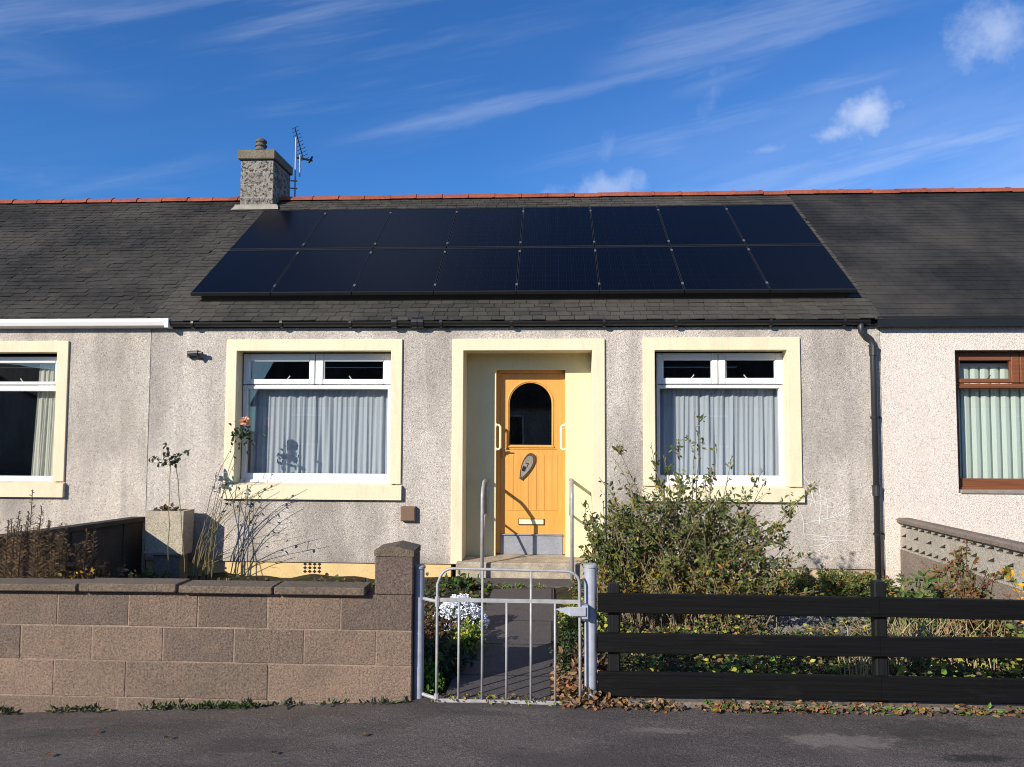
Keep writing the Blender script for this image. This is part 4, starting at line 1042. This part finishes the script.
# taller sprig on right edge
# white alyssum
t=thing('flower_clump','rounded clump of white flowers spilling beside the path behind the gate','flowers',(-.82,6.75,-.07))
r=random.Random(9); fm=M(); gm_=M()
for k in range(640):
    a=r.uniform(0,2*PI); q_=math.sqrt(r.random()); x=-.80+.25*q_*math.cos(a); y=6.75+.27*q_*math.sin(a); z=-.05+.25*(1-q_*q_)*.9+r.uniform(-.02,.03)
    p=Vector((x,y,z))
    for j in range(4):
        d=rvec(r); d.z=abs(d.z)*.6; leaf(fm,p+rvec(r)*.012,d.normalized(),Vector((0,-.4,1)),.019,.018)
    if k%2: leaf(gm_,p-Vector((0,0,.05)),rvec(r),Vector((0,0,1)),.04,.012)
fm.build('flowers',MT['white_fl'],t); gm_.build('foliage',MT['lf_green'],t)
# border plants left of path
patch_bush('border_plant','reddish brown stalky plant between the left gate post and the white flowers','plant',-.98,6.05,.22,.35,.36,46,[MT['lf_brown'],MT['lf_red']],.04,10,55,MT['bark'],twigs=2,tl=.08)
patch_bush('border_plant','yellow green cushion plant spilling over the left edge of the path','plant',-.66,6.05,.10,.35,.22,46,[MT['lf_yg'],MT['lf_fresh']],.03,20,56,MT['cane'],twigs=2,tl=.06)
patch_bush('border_plant','dark leafy mound left of the path just inside the gate','plant',-.80,5.35,.22,.35,.22,60,[MT['lf_dark'],MT['lf_green']],.04,16,57,MT['bark'],twigs=2,tl=.07)
patch_bush('weed_clump','bright green weed clump at the foot of the left gate post','weeds',-.78,4.93,.11,.08,.20,36,[MT['lf_fresh'],MT['lf_green']],.035,18,58,MT['cane'],twigs=2,tl=.06)
patch_bush('border_plant','small dark green leafy plant left of the doorstep','plant',-1.0,8.65,.20,.16,.18,22,[MT['lf_green'],MT['lf_dark']],.07,8,59,MT['cane'],twigs=1,tl=.06)
patch_bush('border_plant','thin creeping weeds on the ground in front of the step','plant',-.45,8.78,.42,.10,.07,44,[MT['lf_fresh'],MT['lf_litter']],.025,12,60,MT['cane'],twigs=1,tl=.03)
# right of path
patch_bush('border_plant','sunlit green and yellow bushy plant right of the path behind the latch','plant',.26,6.35,.22,.55,.36,70,[MT['lf_yg'],MT['lf_green'],MT['lf_litter']][:2],.035,16,61,MT['bark'],twigs=2,tl=.08)
patch_bush('border_plant','dark green low plant hanging over the right edge of the path','plant',.11,5.5,.10,.45,.28,60,[MT['lf_dark'],MT['lf_green']],.03,16,62,MT['bark'],twigs=2,tl=.06)
patch_bush('border_plant','pale dry twiggy clump with dead leaves right of the path near the gate','plant',.22,5.2,.15,.3,.25,46,[MT['lf_litter'],MT['lf_brown']],.045,10,63,MT['bark'],twigs=1,tl=.06)
# left garden
def spires(name,label,x0,x1,y0,y1,h,n,seed,mats,bark):
    r=random.Random(seed); t=thing(name,label,'plant',((x0+x1)/2,(y0+y1)/2,-.15)); sm=M(); lm=M()
    for k in range(n):
        x=r.uniform(x0,x1); y=r.uniform(y0,y1); u=(x-x0)/(x1-x0); hh=h*r.uniform(.72,1.0)*(1-.35*abs(u-.35)); b=Vector((x,y,-.15)); tp=Vector((x+r.uniform(-.04,.06),y,-.15+hh+.15))
        pts=stem_path(r,b,tp,.05,6,.01); sm.tube(pts,.003,4,cap=False)
        for j in range(80):
            uu=.42+.58*j/80; p,d=lerp_path(pts,uu); L_=.10*(1.05-uu)*1.6+.012
            dd=Vector((r.choice((-1,1))*r.uniform(.5,1),r.uniform(-.5,.5),r.uniform(.15,.7))).normalized(); leaf(lm,p,dd,rvec(r),L_,.007,int(r.random()<.12))
        for j in range(14):
            uu=r.uniform(.0,.55); p,d=lerp_path(pts,uu); dd=(rvec(r)+Vector((0,0,-.1))).normalized(); leaf(lm,p,dd,rvec(r),r.uniform(.05,.11),.03,int(r.random()<.4))
    sm.build('stems',bark,t); lm.build('foliage',mats,t)
spires('astilbe_plant','dead brown feathery flower spikes standing behind the block wall at the left',-4.25,-3.45,5.15,5.75,1.22,54,70,[MT['lf_brown'],MT['lf_red']],MT['bark'])
patch_bush('fern_plant','dark rusty shrub leaning along the divider wall behind the brown spikes','plant',-3.75,5.7,.7,.3,.98,70,[MT['lf_brown'],MT['lf_dark']],.05,18,71,MT['bark'],twigs=3,tl=.12)
patch_bush('fern_plant','small orange tinged fern just above the coping stones','plant',-3.17,5.08,.20,.08,.90,34,[MT['lf_autumn'],MT['lf_yellow']],.032,18,72,MT['bark'],twigs=2,tl=.08)
patch_bush('border_plant','green stalks growing under the raised planter','plant',-4.5,8.6,.3,.2,.25,20,[MT['lf_green'],MT['lf_dark']],.04,10,73,MT['bark'],twigs=1)

# rose in planter
t=thing('potted_rose','spindly young rose with a few dark leaves growing out of the planter','rose',(-4.62,9.2,.61)); r=random.Random(5); sm=M(); lm=M()
px=Vector((-4.62,9.15,.6)); forks=[(-4.55,9.1,.6,-4.62,1.18),(-4.48,9.05,-.1,-4.62,1.18)]
s1=stem_path(r,(-4.40,8.7,-.1),(-4.50,8.9,1.24),.1,7,.008); s2=stem_path(r,(-4.20,8.7,-.1),(-4.44,8.9,1.20),.1,7,.008)
sm.tube(s1,.005,5); sm.tube(s2,.005,5)
ends=[]
for (dx_,dz_) in ((-.20,.10),(-.13,.16),(-.05,.26),(.04,.14),(.12,.10),(.20,.16),(.26,.20),(-.02,.05),(.07,.02),(-.24,.04)):
    p0=Vector((-4.50,8.9,1.20)); p1=p0+Vector((dx_,r.uniform(-.1,.1),dz_)); q=stem_path(r,p0,p1,.3,4,.008); sm.tube(q,.0025,4); 
    for j in range(9):
        p,d=lerp_path(q,r.uniform(.35,1)); leaf(lm,p,(rvec(r)+Vector((0,0,-.25))).normalized(),Vector((0,-.6,.8)),.055,.034)
sm.build('stems',MT['cane'],t); lm.build('foliage',MT['lf_dark'],t)
m=M(); r=random.Random(2)
for k in range(30): 
    p=Vector((-4.68+r.uniform(-.13,.1),9.2+r.uniform(-.06,.06),.64+r.uniform(0,.05))); leaf(m,p,rvec(r),Vector((0,-.3,1)),.06,.05)
o=m.build('dead_leaves',MT['lf_brown'],org=(-4.68,9.2,.62)); tag(o,'grey withered leaf heap lying on top of the concrete planter','leaves',kind='thing')

# climbing rose canes
t=thing('climbing_rose','tall arching rose canes against the cottage with one peach bloom by the window','rose',(-4.1,9.05,-.17)); r=random.Random(15); sm=M(); lm=M()
tips=[(-3.77,9.30,1.70),(-3.82,9.30,1.60),(-3.95,9.05,1.12),(-4.0,9.0,1.02),(-3.82,9.1,1.25),(-3.7,9.0,1.05),(-3.55,9.05,1.0),(-3.45,8.95,.93),(-3.3,9.05,.97),(-3.75,8.9,.88),(-3.2,9.0,1.02),(-3.62,9.0,.75),(-4.02,9.05,.72),(-3.5,9.0,.6),(-3.88,9.1,.95),(-3.3,8.9,.82),(-3.08,9.0,.45),(-2.98,8.95,.35),(-3.4,9.0,.22)]
for k,tp in enumerate(tips):
    b=(-4.2+r.uniform(-.12,.18),9.1+r.uniform(-.08,.08),-.2)
    tp_=Vector(tp); tp_.y=max(tp_.y,9.18); pts=[]
    for j in range(11):
        u=j/10; p=Vector((b[0]+(tp_.x-b[0])*u**2.1,b[1]+(tp_.y-b[1])*u,b[2]+(tp_.z-b[2])*(u*1.25-.25*u*u)))+rvec(r)*.006; pts.append(p)
    sm.tube(pts,[.0065*(1-.7*j/10) for j in range(11)],5)
    for q_ in range(2):
        p,d=lerp_path(pts,r.uniform(.5,.95)); dd=(d+rvec(r)*.8).normalized(); sm.tube([p,p+dd*r.uniform(.08,.2)],.002,4)
    for j in range(2):
        p,d=lerp_path(pts,r.uniform(.7,1)); leaf(lm,p,(rvec(r)+Vector((0,0,-.2))).normalized(),rvec(r),.05,.03)
for k in range(70):   # leaves under the bloom
    p=Vector((-3.80,9.28,1.58))+Vector((r.gauss(0,.07),r.gauss(0,.03),r.gauss(-.0,.07))); leaf(lm,p,(rvec(r)+Vector((0,-.2,-.3))).normalized(),Vector((0,-.8,.5)),.055,.036)
sm.build('canes',MT['cane'],t); lm.build('foliage',MT['lf_dark'],t)
fm=M(); c0=Vector((-3.77,9.28,1.73))
for k in range(60):
    d=rvec(r); p=c0+d*.018*(k/60)*2; leaf(fm,p,d,rvec(r),.042,.045)
fm.build('bloom',MT['pink_fl'],t)

# ground cover behind the fence
def cover(name,label,x0,x1,y0,y1,n,mats,ls,h,seed,lw=.8,kind='stuff',cat='ground cover',up=.6,clump=0):
    r=random.Random(seed); m=M()
    for k in range(n):
        x=r.uniform(x0,x1); y=r.uniform(y0,y1)
        if clump and r.random() < clump*(.5-.5*math.sin(x*4.3+1)*math.sin(x*9.1+.4)-.35*math.sin(x*21)): continue
        hh=h*(.5+.5*math.sin(x*6.1+seed)*math.sin(y*5.3+seed)); z=gz(x,y)+r.uniform(0,max(.03,hh))
        d=rvec(r); d.z*=.4; s=ls*r.uniform(.6,1.3); leaf(m,Vector((x,y,z)),d.normalized(),rvec(r)*.5+Vector((0,-.4,up)),s,s*lw,r.randrange(len(mats)))
    o=m.build(name,mats,org=((x0+x1)/2,(y0+y1)/2,-.05)); tag(o,label,cat,kind=kind); return o
cover('ground_cover','mixed low green and yellow leaves covering the garden bed behind the black fence',.35,4.05,5.0,6.6,14000,[MT['lf_dark'],MT['lf_shrub'],MT['lf_brown'],MT['lf_litter'],MT['lf_dark'],MT['lf_green'],MT['lf_brown'],MT['lf_yg']],.032,.28,81)
cover('ground_cover','yellow green heart shaped leaves low down between the lower fence rails',.7,3.9,4.98,5.4,1300,[MT['lf_yg'],MT['lf_yg'],MT['lf_fresh']],.040,.27,82,1.0,clump=.8)
cover('ground_cover','fine weeds and moss over the garden bed left of the path',-4.9,-.7,5.1,9.0,5200,[MT['lf_dark'],MT['lf_green'],MT['lf_brown']],.05,.12,83)
cover('ground_cover','grassy tufts between the shrub and the cottage wall',.2,4.0,7.4,9.2,4200,[MT['lf_green'],MT['lf_litter'],MT['lf_fresh']],.06,.14,84,.3,up=.1)
cover('fallen_leaves','brown and orange fallen leaves heaped along the foot of the black fence',.05,4.5,4.665,4.80,2500,[MT['lf_litter'],MT['lf_litter'],MT['lf_brown']],.029,.045,85,.75,cat='leaves',clump=.75)
cover('fallen_leaves','pale curled dead leaves piled inside the gate right of the path',.02,.42,4.72,5.6,1100,[MT['lf_litter']],.042,.10,86,.75,cat='leaves')
cover('fallen_leaves','yellow and brown leaves caught under the bottom of the gate',-.72,.2,4.70,4.82,150,[MT['lf_litter'],MT['lf_litter'],MT['lf_yg']],.025,.012,87,.75,cat='leaves')
cover('weeds','green weeds sprouting where the asphalt meets the fence base',.5,4.4,4.67,4.76,520,[MT['lf_green'],MT['lf_fresh']],.035,.07,88,.5,cat='weeds',clump=.9)
# wall foot weeds in tufts
r=random.Random(90); m=M()
for (cx,n,sx) in ((-3.42,46,.05),(-3.02,28,.05),(-2.85,36,.06),(-2.42,30,.05),(-2.25,40,.07),(-2.02,90,.10),(-1.86,60,.08),(-1.6,16,.06),(-1.35,14,.05),(-1.1,12,.08),(-.95,26,.05)):
    for k in range(n):
        p=Vector((cx+r.gauss(0,sx),4.735+r.uniform(-.035,.01),front_z(cx)+r.uniform(0,.02))); d=rvec(r); d.z=abs(d.z); leaf(m,p,d.normalized(),rvec(r),r.uniform(.02,.055),.014,r.randrange(2))
o=m.build('weeds',[MT['lf_green'],MT['lf_dark']],org=(-2,4.73,0)); tag(o,'small weeds along the foot of the block wall','weeds',kind='stuff')
# dirt line along wall foot
# dry stalks
for i,(cx,cy,n,lab,h) in enumerate(((2.08,5.25,60,'bleached dry stalks behind the lower rails beside the middle fence post',.30),(2.55,5.5,170,'pale brown dried grass heap behind the upper rails right of the middle post',.40))):
    t=thing('dry_stalks',lab,'dead plant',(cx,cy,0),'dead stalks behind the fence'); r=random.Random(95+i); m=M()
    for k in range(n):
        x=cx+r.gauss(0,.10+.12*i); y=cy+r.uniform(-.12,.12); hh=h*r.uniform(.5,1.1); m.tube([(x,y,-.03),(x+r.uniform(-.03,.03)*(1+i),y,hh*.6),(x+r.uniform(-.09,.09)*(1+i),y+r.uniform(-.04,.04),hh)],[.004,.003,.0015],4,cap=False)
    m.build('stalks',MT['straw'],t)
# grey stone chippings
r=random.Random(99); m=M()
for k in range(1500):
    x=r.uniform(1.7,2.9); y=r.uniform(6.2,7.8); s=r.uniform(.012,.035); z=gz(x,y)+.01
    m.add([(x-s,y-s*.7,z),(x+s,y-s*.6,z),(x+s*.6,y+s,z),(x-s*.8,y+s*.6,z),(x+r.uniform(-s,s)*.4,y,z+s*.9)],[(0,1,4),(1,2,4),(2,3,4),(3,0,4)])
o=m.build('gravel',MT['gravel'],org=(2.3,7,0)); tag(o,'grey stone chippings on the bed behind the shrub','gravel',kind='stuff')
# big yellow leaf and single leaves
def one_leaf(x,y,z,s,mat,lab,seed,up=.05):
    r=random.Random(seed); m=M(); p=Vector((x,y,z)); a=r.uniform(0,6.3); d=Vector((math.cos(a),math.sin(a),up)).normalized()
    for k in (-1,-.5,0,.5,1):
        dd=Matrix.Rotation(k*.9,3,'Z')@d; leaf(m,p,dd,Vector((0,0,1)),s*(1-.25*abs(k)),s*.42,0,.35)
    o=m.build('fallen_leaf',mat,org=(x,y,z)); tag(o,lab,'leaf','single leaves on the pavement')
P1=[(-2.62,4.37,.035,'lf_red','rust red leaf lying alone on the asphalt, nearest to the block wall'),
    (-2.68,4.05,.04,'lf_red','reddish brown leaf on the asphalt below the third block from the left'),
    (-2.13,4.27,.03,'lf_brown','small greyish brown leaf on the asphalt below the middle of the wall'),
    (-1.45,4.02,.03,'lf_dark','tiny dark leaf on open asphalt in front of the wall'),
    (-1.0,4.22,.035,'lf_brown','small dark brown leaf on the asphalt in front of the brick pillar'),
    (.98,4.64,.06,'lf_autumn','large orange leaf on the asphalt under the fence, right of the gate')]
for i,(x,y,s,mt,lab) in enumerate(P1): one_leaf(x,y,front_z(x)+.012,s,MT[mt],lab,200+i)
